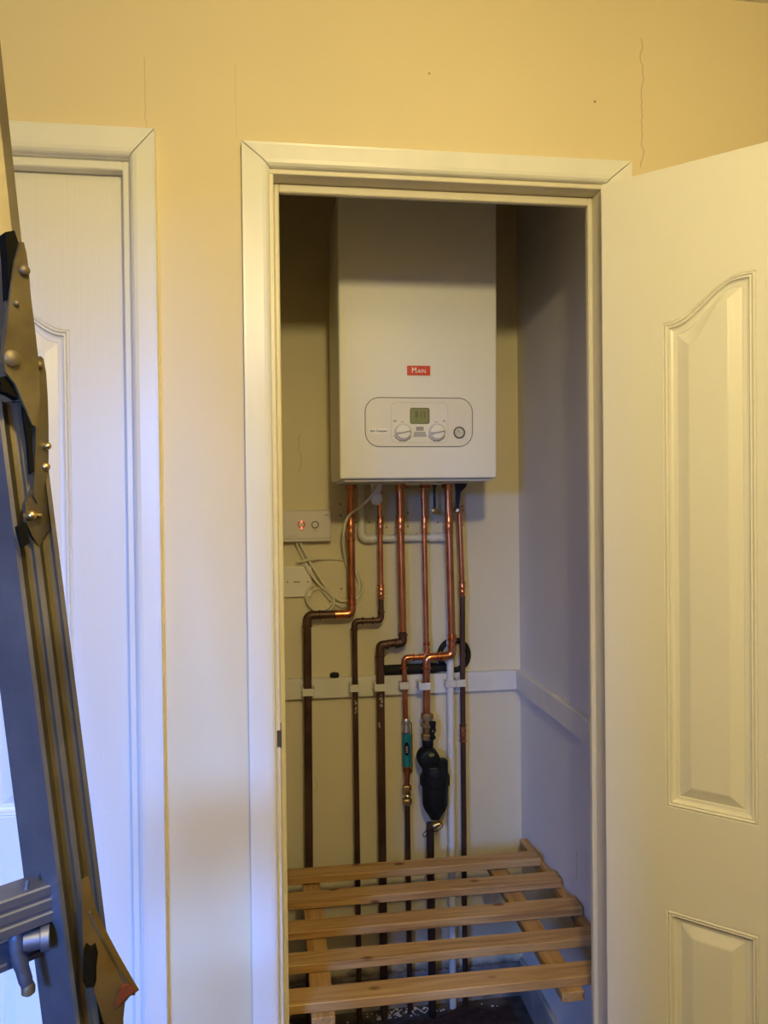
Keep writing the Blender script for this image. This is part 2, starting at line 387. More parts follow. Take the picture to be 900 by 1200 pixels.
wall_with_holes('wall_front', XL, XR, FLOOR, CEIL, 0.0, TH, [(OL[0], OL[1], FLOOR, OL[2]), (OP[0], OP[1], FLOOR, OP[2])], M_wall)
bm = NB(); box(bm, WLF-.08, WR+.08, WB, WB+.08, FLOOR, CEIL); struct('wall_back', bm, M_back)
bm = NB(); box(bm, WR, WR+.08, TH, WB, FLOOR, CEIL); struct('wall_right', bm, M_right)
bm = NB(); box(bm, WLF-.08, WLF, TH, WB, FLOOR, CEIL); struct('wall_left', bm, M_back)
bm = NB(); box(bm, XL-.1, XR+.1, YH-.1, WB+.1, CEIL, CEIL+.08); struct('ceiling', bm, M_ceil)
bm = NB(); box(bm, XL-.1, XR+.1, YH-.1, WB+.1, FLOOR-.08, FLOOR); struct('floor', bm, M_floor)
bm = NB(); box(bm, XR, XR+.1, YH, 0, FLOOR, CEIL); struct('wall_hall_right', bm, M_hall)
bm = NB(); box(bm, XL-.1, XL, YH, 0, FLOOR, CEIL); struct('wall_hall_left', bm, M_hall)
bm = NB(); box(bm, -0.47, -0.37, YH, -1.50, FLOOR, CEIL); struct('wall_daylight_blocker', bm, M_hall)  # unseen wall stub added to keep daylight off the open door
WIN = (-1.48, -0.50, 0.80, 1.90)
wall_with_holes('wall_hall_back', XL, XR, FLOOR, CEIL, YH-.1, YH, [WIN], M_hall)
wr_ = bpy.data.objects.new('window_1', None); C.objects.link(wr_); wr_.location = (WIN[0], YH-.06, WIN[2]); WL['window_1'] = Vector(wr_.location); wr_['kind'] = 'structure'
for n_, (a, b, c, d) in (('frame', (WIN[0], WIN[0]+.05, WIN[2], WIN[3])), ('frame', (WIN[1]-.05, WIN[1], WIN[2], WIN[3])), ('frame', (WIN[0]+.05, WIN[1]-.05, WIN[3]-.05, WIN[3])), ('frame', (WIN[0]+.05, WIN[1]-.05, WIN[2], WIN[2]+.05))):
    bm = NB(); box(bm, a, b, YH-.09, YH-.04, c, d, .004); obj(n_, bm, M_trim, wr_)
bm = NB(); box(bm, WIN[0]+.05, WIN[1]-.05, YH-.068, YH-.062, WIN[2]+.05, WIN[3]-.05); obj('pane', bm, M_glass, wr_)
# carpets
bm = NB(); box(bm, XL+.01, XR-.01, YH+.01, -.002, FLOOR, FLOOR+.010)
tag(obj('hall_carpet', bm, M_carpet), 'dark brown carpet covering the hall floor outside the cupboard', 'carpet')
bm = NB()
edge = [(0.0+i*.045, .735+.02*math.sin(i*1.7)+.012*random.random()+(.05 if i > 9 else 0)) for i in range(16)]
poly = [(-.0, .0, FLOOR)] + [(x-.02 if x > .01 else x-.028, y, FLOOR) for x, y in edge] + [(.655, .11, FLOOR), (.612, .11, FLOOR), (.612, .0, FLOOR)]
prism(bm, poly, (0, 0, .012)); tag(obj('cupboard_carpet', bm, M_carpet), 'frayed dark brown carpet piece on the cupboard floor under the slatted shelf', 'carpet')
# rubble of plaster by the pipe feet
bm = NB()
for i in range(60):
    x = random.uniform(.24, .47) if i < 45 else random.uniform(0, .66); y = random.uniform(.80, .838); s = random.uniform(.0012, .0045)
    r = bmesh.ops.create_icosphere(bm, subdivisions=1, radius=s); 
    for v in r['verts']: v.co = Vector((v.co.x*random.uniform(.7, 1.8)+x, v.co.y+y, v.co.z*.6+FLOOR+s*.5))
for i in range(7):
    x = .30+.022*i; tube(bm, [(x, .83, FLOOR+.004), (x+random.uniform(-.03, .04), .795, FLOOR+.012)], .0018, 5)
o = obj('plaster_rubble', bm, M_batten); o['kind'] = 'stuff'; tag(o, 'white plaster crumbs and splinters on the floor around the pipe feet', 'rubble')

# ------------------------------------------------------------------ skirting and battens in the cupboard
def board(name, x0, x1, y0, y1, z0, z1, m, bev=.002, parent=None, structv=True):
    bm = NB(); box(bm, x0, x1, y0, y1, z0, z1, bev)
    return struct(name, bm, m, parent)
board('baseboard_back', WLF, WR, WB-.014, WB, FLOOR, 0.0, M_skirt)
bm = NB()
for i in range(70):
    s = random.uniform(.002, .006); x = random.uniform(.0, .70)
    r = bmesh.ops.create_icosphere(bm, subdivisions=1, radius=s)
    for v in r['verts']: v.co = Vector((v.co.x*1.6+x, v.co.y*.8+WB-.007, v.co.z*.5+s*.3))
o = obj('dust_crumbs', bm, M_skirt); o['kind'] = 'stuff'; tag(o, 'grey dust and crumbs lying along the top of the cupboard skirting board', 'dust')
board('baseboard_right', WR-.014, WR, TH, WB-.014, FLOOR, 0.012, mat('grubby_skirting_gloss', (.46, .43, .38), .5, col2=(.3, .27, .23), vscale=10))
bt = board('trim_1', WLF, WR-.018, WB-.020, WB, 0.831, 0.889, M_batten, .0015)
bt2 = board('trim_2', WR-.018, WR, 0.335, WB, 0.829, 0.888, M_batten, .0015)
bt3 = board('trim_3', WR-.020, WR, 0.060, 0.333, 0.822, 0.888, M_batten, .0015)

# ------------------------------------------------------------------ door linings, stops, architraves
def lining(name, x0, x1, ztop, ystop, stopw, m):
    """x0,x1 inner faces of the lining; stop strips planted on it"""
    root = bpy.data.objects.new(name, None); C.objects.link(root); root.location = (x0, 0, FLOOR); WL[root.name] = Vector(root.location); root['kind'] = 'structure'
    t = .024
    bm = NB(); box(bm, x0-t, x0, 0, TH, FLOOR, ztop, .0015); obj('jamb', bm, m, root)
    bm = NB(); box(bm, x1, x1+t, 0, TH, FLOOR, ztop, .0015); obj('jamb', bm, m, root)
    bm = NB(); box(bm, x0-t, x1+t, 0, TH, ztop, ztop+.025, .0015); obj('head_jamb', bm, m, root)
    y0, y1 = ystop
    bm = NB(); box(bm, x0, x0+stopw, y0, y1, FLOOR, ztop-.0, .002); obj('door_stop', bm, m, root)
    bm = NB(); box(bm, x1-stopw, x1, y0, y1, FLOOR, ztop-.0, .002); obj('door_stop', bm, m, root)
    bm = NB(); box(bm, x0+stopw, x1-stopw, y0, y1, ztop-.016, ztop, .002); obj('head_stop', bm, m, root)
    return root
ln = lining('trim_4', 0.0, 0.614, 1.985, (.040, .054), .0095, M_trim2)
M_strike = mat('tarnished_strike', (.10, .08, .06), rough=.5, metal=.5)
bm = NB(); zs = P(327, 878, 0).z; box(bm, -.0005, .0016, .004, .030, zs, zs+.040, .0005); box(bm, -.006, .0022, -.0012, .004, zs+.004, zs+.034, .001); obj('strike_plate', bm, M_strike, ln)
lining('trim_5', -0.869, -0.249, 1.995+.003, (.008, .033), .0125, M_trim)
def architrave(name, xi0, xi1, zi, w, wtop, m, gap=0.0012):
    """three mitred boards with a rounded inner and a square outer edge, xi0/xi1/zi = inner edges"""
    root = bpy.data.objects.new(name, None); C.objects.link(root); root.location = (xi0, 0, FLOOR); WL[root.name] = Vector(root.location); root['kind'] = 'structure'
    prof = [(0, 0), (0, .007), (.002, .0105), (.006, .0135), (.012, .0150), (.9, .0160), (.985, .0165), (1, .0145), (1, 0)]   # across, proud
    def ww(u, W): return u*W if u > .1 else u
    def leg(xi, s):
        bm = NB(); rings = []
        for zend in (0, 1):
            r = []
            for u, t in prof:
                a = ww(u, w); b = ww(u, wtop)
                z = FLOOR if zend == 0 else zi + b - gap
                r.append(bm.verts.new((xi + s*a, -t, z)))
            rings.append(r)
        ring_bridge(bm, rings, caps=(True, True)); return obj('jamb_board', bm, m, root)
    leg(xi0, -1); leg(xi1, 1)
    bm = NB(); rings = []
    for xi, s in ((xi0, -1), (xi1, 1)):
        rings.append([bm.verts.new((xi + s*(ww(u, w) - gap), -t, zi + ww(u, wtop))) for u, t in prof])
    ring_bridge(bm, rings, caps=(True, True)); obj('head_board', bm, m, root)
    return root
architrave('trim_6', -0.0075, 0.6215, 1.9935, 0.0475, 0.0405, M_trim)
architrave('trim_7', -0.876, -0.2455, 1.9995, 0.0435, 0.047, M_trim)

# ------------------------------------------------------------------ moulded doors
def make_door(name, W, z0, z1, T, M, m):
    """door in local coords: s along width from hinge edge, t thickness (0 = face with normal -t), z up"""
    bm = NB()
    prof = [(0, 0), (.0018, .0022), (.0045, -.0012), (.0075, .0018), (.0100, .0006), (.0125, .0065), (.0160, .0078), (.0215, .0078), (.0225, .0088), (.0420, .0012), (.0450, .0006)]
    def topz(u, rise): 
        k = min(max((u-.04)/.84, 0), 1); return rise*(k*k*(3-2*k))
    NT, NS = 22, 6
    def outline(s0, s1, zb, zt, rise, d, flip):
        pts = []
        a, b = s0+d, s1-d
        for i in range(NS): pts.append((a+(b-a)*i/NS, zb+d*.92))
        zr = zt + (topz(1, rise) if not flip else topz(0, rise)); zl = zt + (topz(0, rise) if not flip else topz(1, rise))
        for i in range(NS): pts.append((b, zb+d*.92+(zr-d-zb-d*.92)*i/NS))
        for i in range(NT):
            u = 1-i/NT; uu = (1-u) if flip else u
            pts.append((a+(b-a)*u, zt+topz(uu, rise)-d*(.93)))
        for i in range(NS): pts.append((a, zl-d+(zb+d*.92-zl+d)*i/NS))
        return pts
    panels = [(.109, .2605, z0+.94-.0, 0), (.3445, .496, z0+.94, 1)]
    specs = [(a, b, z0+.938, z0+1.796, .066, f) for a, b, _, f in panels] + [(a, b, z0+.20, z0+.754, 0.0, f) for a, b, _, f in panels]
    def face(tside):
        sg = 1 if tside == 0 else -1; base = 0 if tside == 0 else T
        rect = [bm.verts.new((s, base, z)) for s, z in ((0, z0), (W, z0), (W, z1), (0, z1))]
        es = [bm.edges.new((rect[i], rect[(i+1) % 4])) for i in range(4)]
        for (a, b, zb, zt, rise, f) in specs:
            rings = [[bm.verts.new((s, base+sg*h, z)) for s, z in outline(a, b, zb, zt, rise, d, f)] for d, h in prof]
            for i in range(len(rings[0])): es.append(bm.edges.new((rings[0][i], rings[0][(i+1) % len(rings[0])])))
            ring_bridge(bm, rings); bm.faces.new(rings[-1])
        bmesh.ops.triangle_fill(bm, use_beauty=True, use_dissolve=True, edges=es)
        return rect
    a = face(0); b = face(1)
    for i in range(4): bm.faces.new((a[i], a[(i+1) % 4], b[(i+1) % 4], b[i]))
    bmesh.ops.recalc_face_normals(bm, faces=bm.faces[:])
    me = bpy.data.meshes.new(name); bm.to_mesh(me); bm.free(); me.materials.append(m)
    o = bpy.data.objects.new(name, me); C.objects.link(o); o['kind'] = 'structure'; o.matrix_world = M
    WL[o.name] = M.translation.copy()
    return o
M_door1 = door_material('white_moulded_door_skin', (0.80, 0.78, 0.74)); M_door2 = M_door1
# left door, closed: hinge side at right edge, width runs to -x ; face normal -y
Ml = Matrix(((-1, 0, 0, -0.2685+.0185), (0, 1, 0, .0350), (0, 0, 1, .0), (0, 0, 0, 1)))
Ml = Matrix(((-1, 0, 0, -0.2515), (0, 1, 0, .0345), (0, 0, 1, .0), (0, 0, 0, 1)))
d1 = make_door('door_1', 0.615, FLOOR+.012, 1.9945, .035, Ml, M_door1)
# right door, folded out: inner face towards the camera
ds, dn = Vector((.718, -.696, 0)), Vector((.696, .718, 0))
Mr = Matrix(((ds.x, dn.x, 0, .600), (ds.y, dn.y, 0, -.033), (0, 0, 1, 0), (0, 0, 0, 1)))
d2 = make_door('door_2', 0.605, FLOOR+.012, 1.979, .035, Mr, M_door2)
for o, zz in ((d1, 0), (d2, 0)): pass

# ------------------------------------------------------------------ boiler
BX0, BX1, BZ0, BZ1 = 0.1530, 0.5520, 1.4555, 2.155
def FY(z): return 0.500 - (z-BZ0)*0.030
bo = thing('boiler', 'white wall-hung combi boiler with dials and a red badge above the copper pipes', 'boiler', (.35, WB, BZ0))
bm = NB(); vs = box(bm, BX0, BX1, .50, .80, BZ0, BZ1, .006, seg=3)
for v in bm.verts:
    if v.co.y < .55: v.co.y += FY(v.co.z)-.50
obj('front_cover', bm, M_enamel, bo, smooth=True)
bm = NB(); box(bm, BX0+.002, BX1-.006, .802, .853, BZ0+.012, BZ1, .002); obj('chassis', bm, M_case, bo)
bm = NB(); box(bm, BX0+.012, BX1-.012, .515, .80, BZ0-.006, BZ0-.0005, .001); obj('base_tray', bm, M_case, bo)
# control panel (seam groove, fascia)
def PF(px, py): 
    p = P(px, py, .4955); 
    for _ in range(3): p = P(px, py, FY(p.z))
    return p
a, b = PF(427.3, 465.3), PF(554, 523.8)
pcx, pcz, pw, ph = (a.x+b.x)/2, (a.z+b.z)/2, b.x-a.x, a.z-b.z
TILT = -0.030
def on_front(poly, dy0, dy1, bm, m=0):
    """prism standing on the sloping front: dy0 inwards/outwards distances from the cover face (negative = proud)"""
    prism(bm, [(x, FY(z)+dy0, z) for x, z in poly], (0, dy1-dy0, 0), m)
def band(bm, outer, inner, dy0, dy1, m=0):
    n = len(outer); R = []
    for pl, dy in ((outer, dy1), (outer, dy0), (inner, dy0), (inner, dy1)): R.append([bm.verts.new((x, FY(z)+dy, z)) for x, z in pl])
    R.append(R[0]); ring_bridge(bm, R, mat=m)
bm = NB(); on_front(rrect(pcx, pcz, pw-.004, ph-.004, .034), -.0012, .004, bm)
band(bm, rrect(pcx, pcz, pw, ph, .036), rrect(pcx, pcz, pw-.0038, ph-.0038, .034), -.0004, .004, 1)
cp = obj('control_panel', bm, [M_panel, M_seam], bo)
a, b = PF(458, 471.5), PF(525, 519); icx, icz, iw, ih = (a.x+b.x)/2, (a.z+b.z)/2, b.x-a.x, a.z-b.z
bm = NB(); band(bm, rrect(icx, icz, iw, ih, .014), rrect(icx, icz, iw-.0016, ih-.0016, .0132), -.0018, 0); obj('inset_line', bm, M_faint, cp)
a, b = PF(480.3, 478), PF(503.2, 496.8); lx, lz, lw, lh = (a.x+b.x)/2, (a.z+b.z)/2, b.x-a.x, a.z-b.z
bm = NB(); band(bm, rrect(lx, lz, lw, lh, .005), rrect(lx, lz, lw-.004, lh-.004, .0035), -.0026, 0, 1); on_front(rrect(lx, lz, lw-.004, lh-.004, .0035), -.0016, 0, bm, 0)
obj('display', bm, [M_lcd, M_lcdframe], cp)
# seven segment digits
SEG = {'8': 'abcdefg', '1': 'bc', '7': 'abc'}
bm = NB(); dw, dh, st = .0056, .0155, .0016
for ch, x0 in (('8', lx-.0105), ('1', lx-.0010), ('7', lx+.0072)):
    z0 = lz-.0050
    S = {'a': (0, dw, dh-st, dh), 'g': (0, dw, dh/2-st/2, dh/2+st/2), 'd': (0, dw, 0, st), 'f': (0, st, dh/2, dh), 'b': (dw-st, dw, dh/2, dh), 'e': (0, st, 0, dh/2), 'c': (dw-st, dw, 0, dh/2)}
    for k in SEG[ch]:
        a0, a1, c0, c1 = S[k]; on_front([(x0+a0, z0+c0), (x0+a1, z0+c0), (x0+a1, z0+c1), (x0+a0, z0+c1)], -.0020, -.0014, bm)
on_front([(lx+.0048, lz-.005), (lx+.0060, lz-.005), (lx+.0060, lz-.0038), (lx+.0048, lz-.0038)], -.0020, -.0014, bm)
for x0, w_ in ((lx-.0125, .0014), (lx-.0085, .0045)): on_front([(x0, lz-.0125), (x0+w_, lz-.0125), (x0+w_/2, lz-.0095)], -.0020, -.0014, bm)
obj('display_digits', bm, M_blackink, cp)
# dials
for (px, py) in ((472.0, 506.3), (511.7, 506.3)):
    c = PF(px, py); R = .0205; bm = NB()
    lathe(bm, c+Vector((0, -.0005, 0)), (0, -1, 0), [(-.002, R+.0012), (.002, R+.0012), (.003, R), (.011, R-.0015), (.014, R-.004), (.0145, 0)], 36)
    ang = math.radians(12); M = Matrix.Translation(c) @ Matrix.Rotation(-ang, 4, 'Y')
    box(bm, -R*.86, R*.86, -.0215, -.013, -.0028, .0028, .0018, M=M)
    for f in bm.faces: f.material_index = 0
    box(bm, -R*.84, -R*.5, -.0219, -.0215, -.0006, .0006, mat=1, M=M)
    obj('dial', bm, [M_knob, M_greyink], cp, smooth=True)
    bm = NB()
    for k in range(9):
        t = math.radians(205+k*15.5); r0, r1 = R+.0016, R+.0038; w_ = .10 if k % 2 else .06
        on_front([(c.x+r0*math.cos(t-w_), c.z+r0*math.sin(t-w_)), (c.x+r1*math.cos(t-w_), c.z+r1*math.sin(t-w_)), (c.x+r1*math.cos(t+w_), c.z+r1*math.sin(t+w_)), (c.x+r0*math.cos(t+w_), c.z+r0*math.sin(t+w_))], -.0018, 0, bm)
    on_front([(c.x-.003, c.z+R+.0035), (c.x-.003, c.z+R+.0055), (c.x-.0055, c.z+R+.0045)], -.0018, 0, bm)
    on_front([(c.x-.003, c.z+R+.004), (c.x+.003, c.z+R+.004), (c.x+.003, c.z+R+.005), (c.x-.003, c.z+R+.005)], -.0018, 0, bm)
    o = obj('dial_scale', bm, M_blackink, cp); o['kind'] = 'stuff'
# radiator symbol and tap symbol
c = PF(462.5, 493.5); bm = NB()
for k in range(5): on_front([(c.x-.0035+k*.0016, c.z-.002), (c.x-.0027+k*.0016, c.z-.002), (c.x-.0027+k*.0016, c.z+.002), (c.x-.0035+k*.0016, c.z+.002)], -.0018, 0, bm)
obj('radiator_symbol', bm, M_blackink, cp)
c = PF(520, 493.5); bm = NB(); on_front([(c.x-.004, c.z-.0005), (c.x-.002, c.z+.002), (c.x+.002, c.z+.002), (c.x+.004, c.z-.0025), (c.x+.0025, c.z-.0025), (c.x+.001, c.z+.0004), (c.x-.003, c.z+.0004)], -.0018, 0, bm)
obj('tap_symbol', bm, M_blackink, cp)
# buttons between the dials
a, b = PF(487.4, 500), PF(496.2, 504.8); bm = NB(); on_front(rrect((a.x+b.x)/2, (a.z+b.z)/2, b.x-a.x, a.z-b.z, .0015), -.003, 0, bm); obj('button', bm, M_greyink, cp)
a = [PF(x, y) for x, y in ((485.5, 506), (498.2, 506), (499.8, 512), (484, 512))]; bm = NB(); on_front([(p.x, p.z) for p in a], -.0022, 0, bm); obj('button', bm, mat('light_grey_key', (.42, .41, .38), .5), cp)
# pressure gauge
c = PF(538, 507); bm = NB()
lathe(bm, c, (0, -1, 0), [(-.002, .0150), (.0035, .0150), (.0042, .0140), (.0042, .0118), (.0022, .0116)], 32, 0)
lathe(bm, c, (0, -1, 0), [(.0015, .0116), (.0026, .0114), (.0026, 0)], 32, 1)
for k in range(7):
    t = math.radians(230-k*46); p = Vector((c.x+.0088*math.cos(t), c.y-.0030, c.z+.0088*math.sin(t)))
    box(bm, -.0011, .0011, -.0003, .0003, -.0006, .0006, mat=0, M=Matrix.Translation(p) @ Matrix.Rotation(-t, 4, 'Y'))
box(bm, -.0015, .0075, -.0004, .0004, -.0007, .0007, mat=0, M=Matrix.Translation((c.x, c.y-.0034, c.z)) @ Matrix.Rotation(math.radians(-125), 4, 'Y'))
obj('pressure_gauge', bm, [M_gauge, M_gface], cp)
# small name plate
a, b = PF(432.6, 502.4), PF(454.2, 508.0); bm = NB(); on_front(rrect((a.x+b.x)/2, (a.z+b.z)/2, b.x-a.x, a.z-b.z, .0015), -.0020, 0, bm); npl = obj('name_plate', bm, M_whiteink, cp)
text_mesh('Eco Compact', .0078, 'plate_lettering', M_blackink, cp, ((a.x+b.x)/2, FY((a.z+b.z)/2)-.0024, (a.z+b.z)/2), italic=.25, bold=.00018)
# red badge
a, b = PF(477, 428.6), PF(504, 440.2); bm = NB(); on_front(rrect((a.x+b.x)/2, (a.z+b.z)/2, b.x-a.x, a.z-b.z, .0008), -.0022, 0, bm); badge = obj('badge', bm, M_red, bo)
cz = (a.z+b.z)/2; cxb = (a.x+b.x)/2
text_mesh('M', .0200, 'badge_letter', M_whiteink, badge, (cxb-.0115, FY(cz)-.0026, cz), xs=.85)
text_mesh('AIN', .0135, 'badge_letter', M_whiteink, badge, (cxb+.0075, FY(cz)-.0026, cz-.0018), xs=.95)
# faint panel crease
# outlets under the boiler
c = P(441, 575, .74)
bm = NB(); lathe(bm, (c.x, c.y, BZ0-.001), (0, 0, -1), [(0, .016), (.022, .014), (.034, .012), (.036, .0155), (.052, .0165), (.060, .013), (.064, .006)], 20)
obj('trap_outlet', bm, M_white, bo, smooth=True)
for px in (472, 498, 524, 411):
    c = P(px, 566, .805); bm = NB(); hexnut(bm, (c.x, .805, BZ0-.0125), (0, 0, 1), .0155, .0115); obj('pipe_nut', bm, M_copper2, bo)
bm = NB(); box(bm, .345, .435, .60, .66, BZ0-.012, BZ0-.0062, .001); obj('drip_plate', bm, M_white, bo)

# ------------------------------------------------------------------ pipes
Z = Vector((0, 0, 1))
def collar(bm, p, axis, r, L, m=0):
    """end-feed or solder-ring fitting sleeve: barrel with swollen rims and a solder bead"""
    lathe(bm, Vector(p)-Vector(axis).normalized()*L/2, axis, [(0, r*1.04), (.0008, r+.0034), (.0030, r+.0034), (.0042, r+.0012), (L*.28, r+.0014), (L*.36, r+.0028), (L*.45, r+.0014), (L*.55, r+.0014), (L*.64, r+.0028), (L*.72, r+.0014), (L-.0042, r+.0012), (L-.0030, r+.0034), (L-.0008, r+.0034), (L, r*1.04)], 18, m)
def pipe_thing(label, segs, fits, base, group='pipes below the boiler'):
    t = thing('pipe', label, 'pipe', base, group)
    for nm, pts, r, m, rad in segs:
        bm = NB(); tube(bm, fillet(pts, rad), r, 16); obj(nm, bm, m, t, smooth=True)
    for f in fits:
        if f[0] == 'c':
            _, p, ax, r, L, m = f; bm = NB(); collar(bm, p, ax, r, L); obj('coupling', bm, m, t, smooth=True)
        else:
            _, pts, r, m = f; bm = NB(); pp = fillet(pts, r*1.9, 8); tube(bm, pp, r*1.12, 18)
            for q, a in ((pts[0], pts[1]), (pts[-1], pts[-2])):
                ax = (Vector(a)-Vector(q)).normalized(); lathe(bm, Vector(q)-ax*.001, ax, [(0, r*1.05), (.0010, r+.0036), (.0036, r+.0036), (.0050, r*1.12)], 18)
            obj('elbow', bm, m, t, smooth=True)
    return t
def pz(py, Y=.805, px=450): return P(px, py, Y).z
R22, R15 = .0111, .0077
# pipe 1
Y1 = .805
x1a, x1b = .2075, .0800
z1h = pz(720, Y1, 390)
pipe_thing('thick copper pipe at far left, kinking left into brown pipe below the switch box',
    [('copper_pipe', [(x1a+.001, Y1, BZ0-.0066), (x1a, Y1, z1h), (.152, Y1, z1h)], R22, M_copper2, .022),
     ('brown_pipe', [(.160, Y1, z1h), (x1b, Y1, z1h), (x1b-.005, Y1, FLOOR)], R22*1.04, M_old, .022)],
    [('c', (x1a, Y1, pz(619)), Z, R22, pz(605)-pz(632), M_copper), ('c', (x1a, Y1, pz(704)), Z, R22, .017, M_copper),
     ('e', [(x1a, Y1, z1h+.030), (x1a, Y1, z1h), (.160, Y1, z1h)], R22, M_copper),
     ('e', [(x1b+.038, Y1, z1h), (x1b, Y1, z1h), (x1b, Y1, z1h-.034)], R22, M_old)], (x1b-.005, Y1, FLOOR))
# pipe 2 (15 mm)
Y2 = .806; x2a, x2b = .2930, .2150; z2h = pz(727.5, Y2, 430)
pipe_thing('thin copper pipe second from left, short step left to a brown run',
    [('copper_pipe', [(x2a-.001, Y2, pz(575)), (x2a, Y2, pz(700))], R15, M_copper, .01),
     ('brown_pipe', [(x2a, Y2, pz(700)), (x2a, Y2, z2h), (x2b, Y2, z2h), (x2b+.0015, Y2, FLOOR)], R15*1.03, M_old, .018)],
    [('c', (x2a, Y2, pz(615.5)), Z, R15, pz(605)-pz(626), M_copper), ('c', (x2a, Y2, pz(693.5)), Z, R15, pz(685)-pz(702), M_copper),
     ('e', [(x2a, Y2, z2h+.026), (x2a, Y2, z2h), (x2a-.026, Y2, z2h)], R15, M_old), ('e', [(x2b+.026, Y2, z2h), (x2b, Y2, z2h), (x2b, Y2, z2h-.026)], R15, M_old)], (x2b, Y2, FLOOR))
# pipe 3
Y3 = .805; x3a, x3b = .3545, .2885; z3h = pz(755, Y3, 460)
pipe_thing('thick pipe third from left, bright copper down to a brown double bend',
    [('copper_pipe', [(x3a-.004, Y3, BZ0-.0066), (x3a+.001, Y3, pz(741))], R22, M_copper, .01),
     ('brown_pipe', [(x3a+.001, Y3, pz(742)), (x3a+.001, Y3, z3h+.006), (x3b, Y3, z3h), (x3b+.0005, Y3, FLOOR)], R22*1.03, M_old, .022)],
    [('c', (x3a-.003, Y3, pz(615.5)), Z, R22, pz(605)-pz(627), M_copper),
     ('e', [(x3a+.001, Y3, pz(744)), (x3a+.001, Y3, z3h+.003), (x3a-.022, Y3, z3h+.002)], R22, M_old), ('e', [(x3b+.024, Y3, z3h), (x3b, Y3, z3h), (x3b, Y3, z3h-.034)], R22, M_old)], (x3b, Y3, FLOOR))
for (px, py, Yp, rr_, par) in ((417, 822, Y2, R15, 'pipe.001'), (417, 832, Y2, R15, 'pipe.001'), (446.5, 817, Y3, R22, 'pipe.002'), (447, 824, Y3, R22, 'pipe.002'), (445, 850, Y3, R22, 'pipe.002')):
    c = P(px, py, Yp-rr_); bm = NB()
    for k in range(5):
        q = bmesh.ops.create_icosphere(bm, subdivisions=1, radius=1.0)['verts']; dx, dz, sx, sz = random.uniform(-.35, .35)*rr_, random.uniform(-.008, .008), random.uniform(.0015, .003), random.uniform(.002, .005)
        dy = rr_-math.sqrt(rr_*rr_-dx*dx)
        for v in q: v.co = Vector((c.x+dx+v.co.x*sx, c.y+dy+v.co.y*.0009, c.z+dz+v.co.z*sz))
    o = obj('paint_splash', bm, M_splash, bpy.data.objects[par]); o['kind'] = 'stuff'
# pipe 4 (15 mm) with the teal scale reducer
Y4 = .8168; x4a, x4b = .4245, .3600; z4h = pz(770, Y4, 490)
xd = .3655
pipe_thing('thin bright copper pipe fourth from left, bending left above the teal sleeve',
    [('copper_pipe', [(x4a-.002, Y4, BZ0-.0066), (x4a+.003, Y4, z4h), (x4b, Y4, z4h), (x4b+.003, Y4, pz(846, Y4))], R15, M_copper, .018),
     ('copper_tail', [(xd, Y4, pz(905, Y4)), (xd, Y4, pz(925, Y4))], R15, M_copper2, .01),
     ('brown_pipe', [(xd, Y4, pz(940, Y4)), (xd+.001, Y4, FLOOR)], R15*1.02, M_old, .01)],
    [('c', (x4a, Y4, pz(616, Y4)), Z, R15, pz(606)-pz(627), M_copper), ('c', (x4a+.003, Y4, pz(756, Y4)), Z, R15, .012, M_copper),
     ('e', [(x4a+.003, Y4, z4h+.022), (x4a+.003, Y4, z4h), (x4a-.020, Y4, z4h)], R15, M_copper), ('e', [(x4b+.030, Y4, z4h), (x4b, Y4, z4h), (x4b, Y4, z4h-.032)], R15, M_copper)], (xd, Y4, FLOOR))
# pipe 5 with the black filter
Y5 = .794; x5a, x5b = .4985, .4215; z5h = pz(768.5, Y5, 515)
pipe_thing('thick bright copper pipe fifth from left, bending left to the black filter',
    [('copper_pipe', [(x5a-.008, Y5, BZ0-.0066), (x5a, Y5, z5h), (x5b, Y5, z5h-.004), (x5b, Y5, pz(842, Y5))], R22, M_copper, .024),
     ('brown_pipe', [(x5b+.006, Y5, pz(968, Y5)), (x5b+.008, Y5, FLOOR)], R22*1.02, M_old, .01)],
    [('c', (x5a-.006, Y5, pz(615.5, Y5)), Z, R22, pz(605)-pz(627), M_copper), ('c', (x5a, Y5, pz(750, Y5)), Z, R22, .018, M_copper),
     ('e', [(x5a, Y5, z5h+.030), (x5a, Y5, z5h), (x5a-.034, Y5, z5h-.002)], R22, M_copper), ('e', [(x5b+.034, Y5, z5h-.002), (x5b, Y5, z5h-.004), (x5b, Y5, z5h-.036)], R22, M_copper)], (x5b+.008, Y5, FLOOR))
# pipe 6 (15 mm)
Y6 = .805; x6 = .5335
pipe_thing('thin pipe furthest right, copper above and brown below the white pipe side',
    [('copper_pipe', [(x6-.0070, Y6, pz(594)), (x6, Y6, pz(700))], R15, M_copper, .01),
     ('brown_pipe', [(x6, Y6, pz(702)), (x6-.002, Y6, pz(790)), (x6-.0035, Y6, FLOOR)], R15*1.02, M_old, .01)],
    [('c', (x6-.0005, Y6, pz(693)), Z, R15, pz(684)-pz(702), M_copper), ('c', (x6-.0025, Y6, pz(864)), Z, R15, pz(854)-pz(874), M_copper2)], (x6-.0035, Y6, FLOOR))
# paint splashes on the old pipes are part of the clips' surroundings: small patches

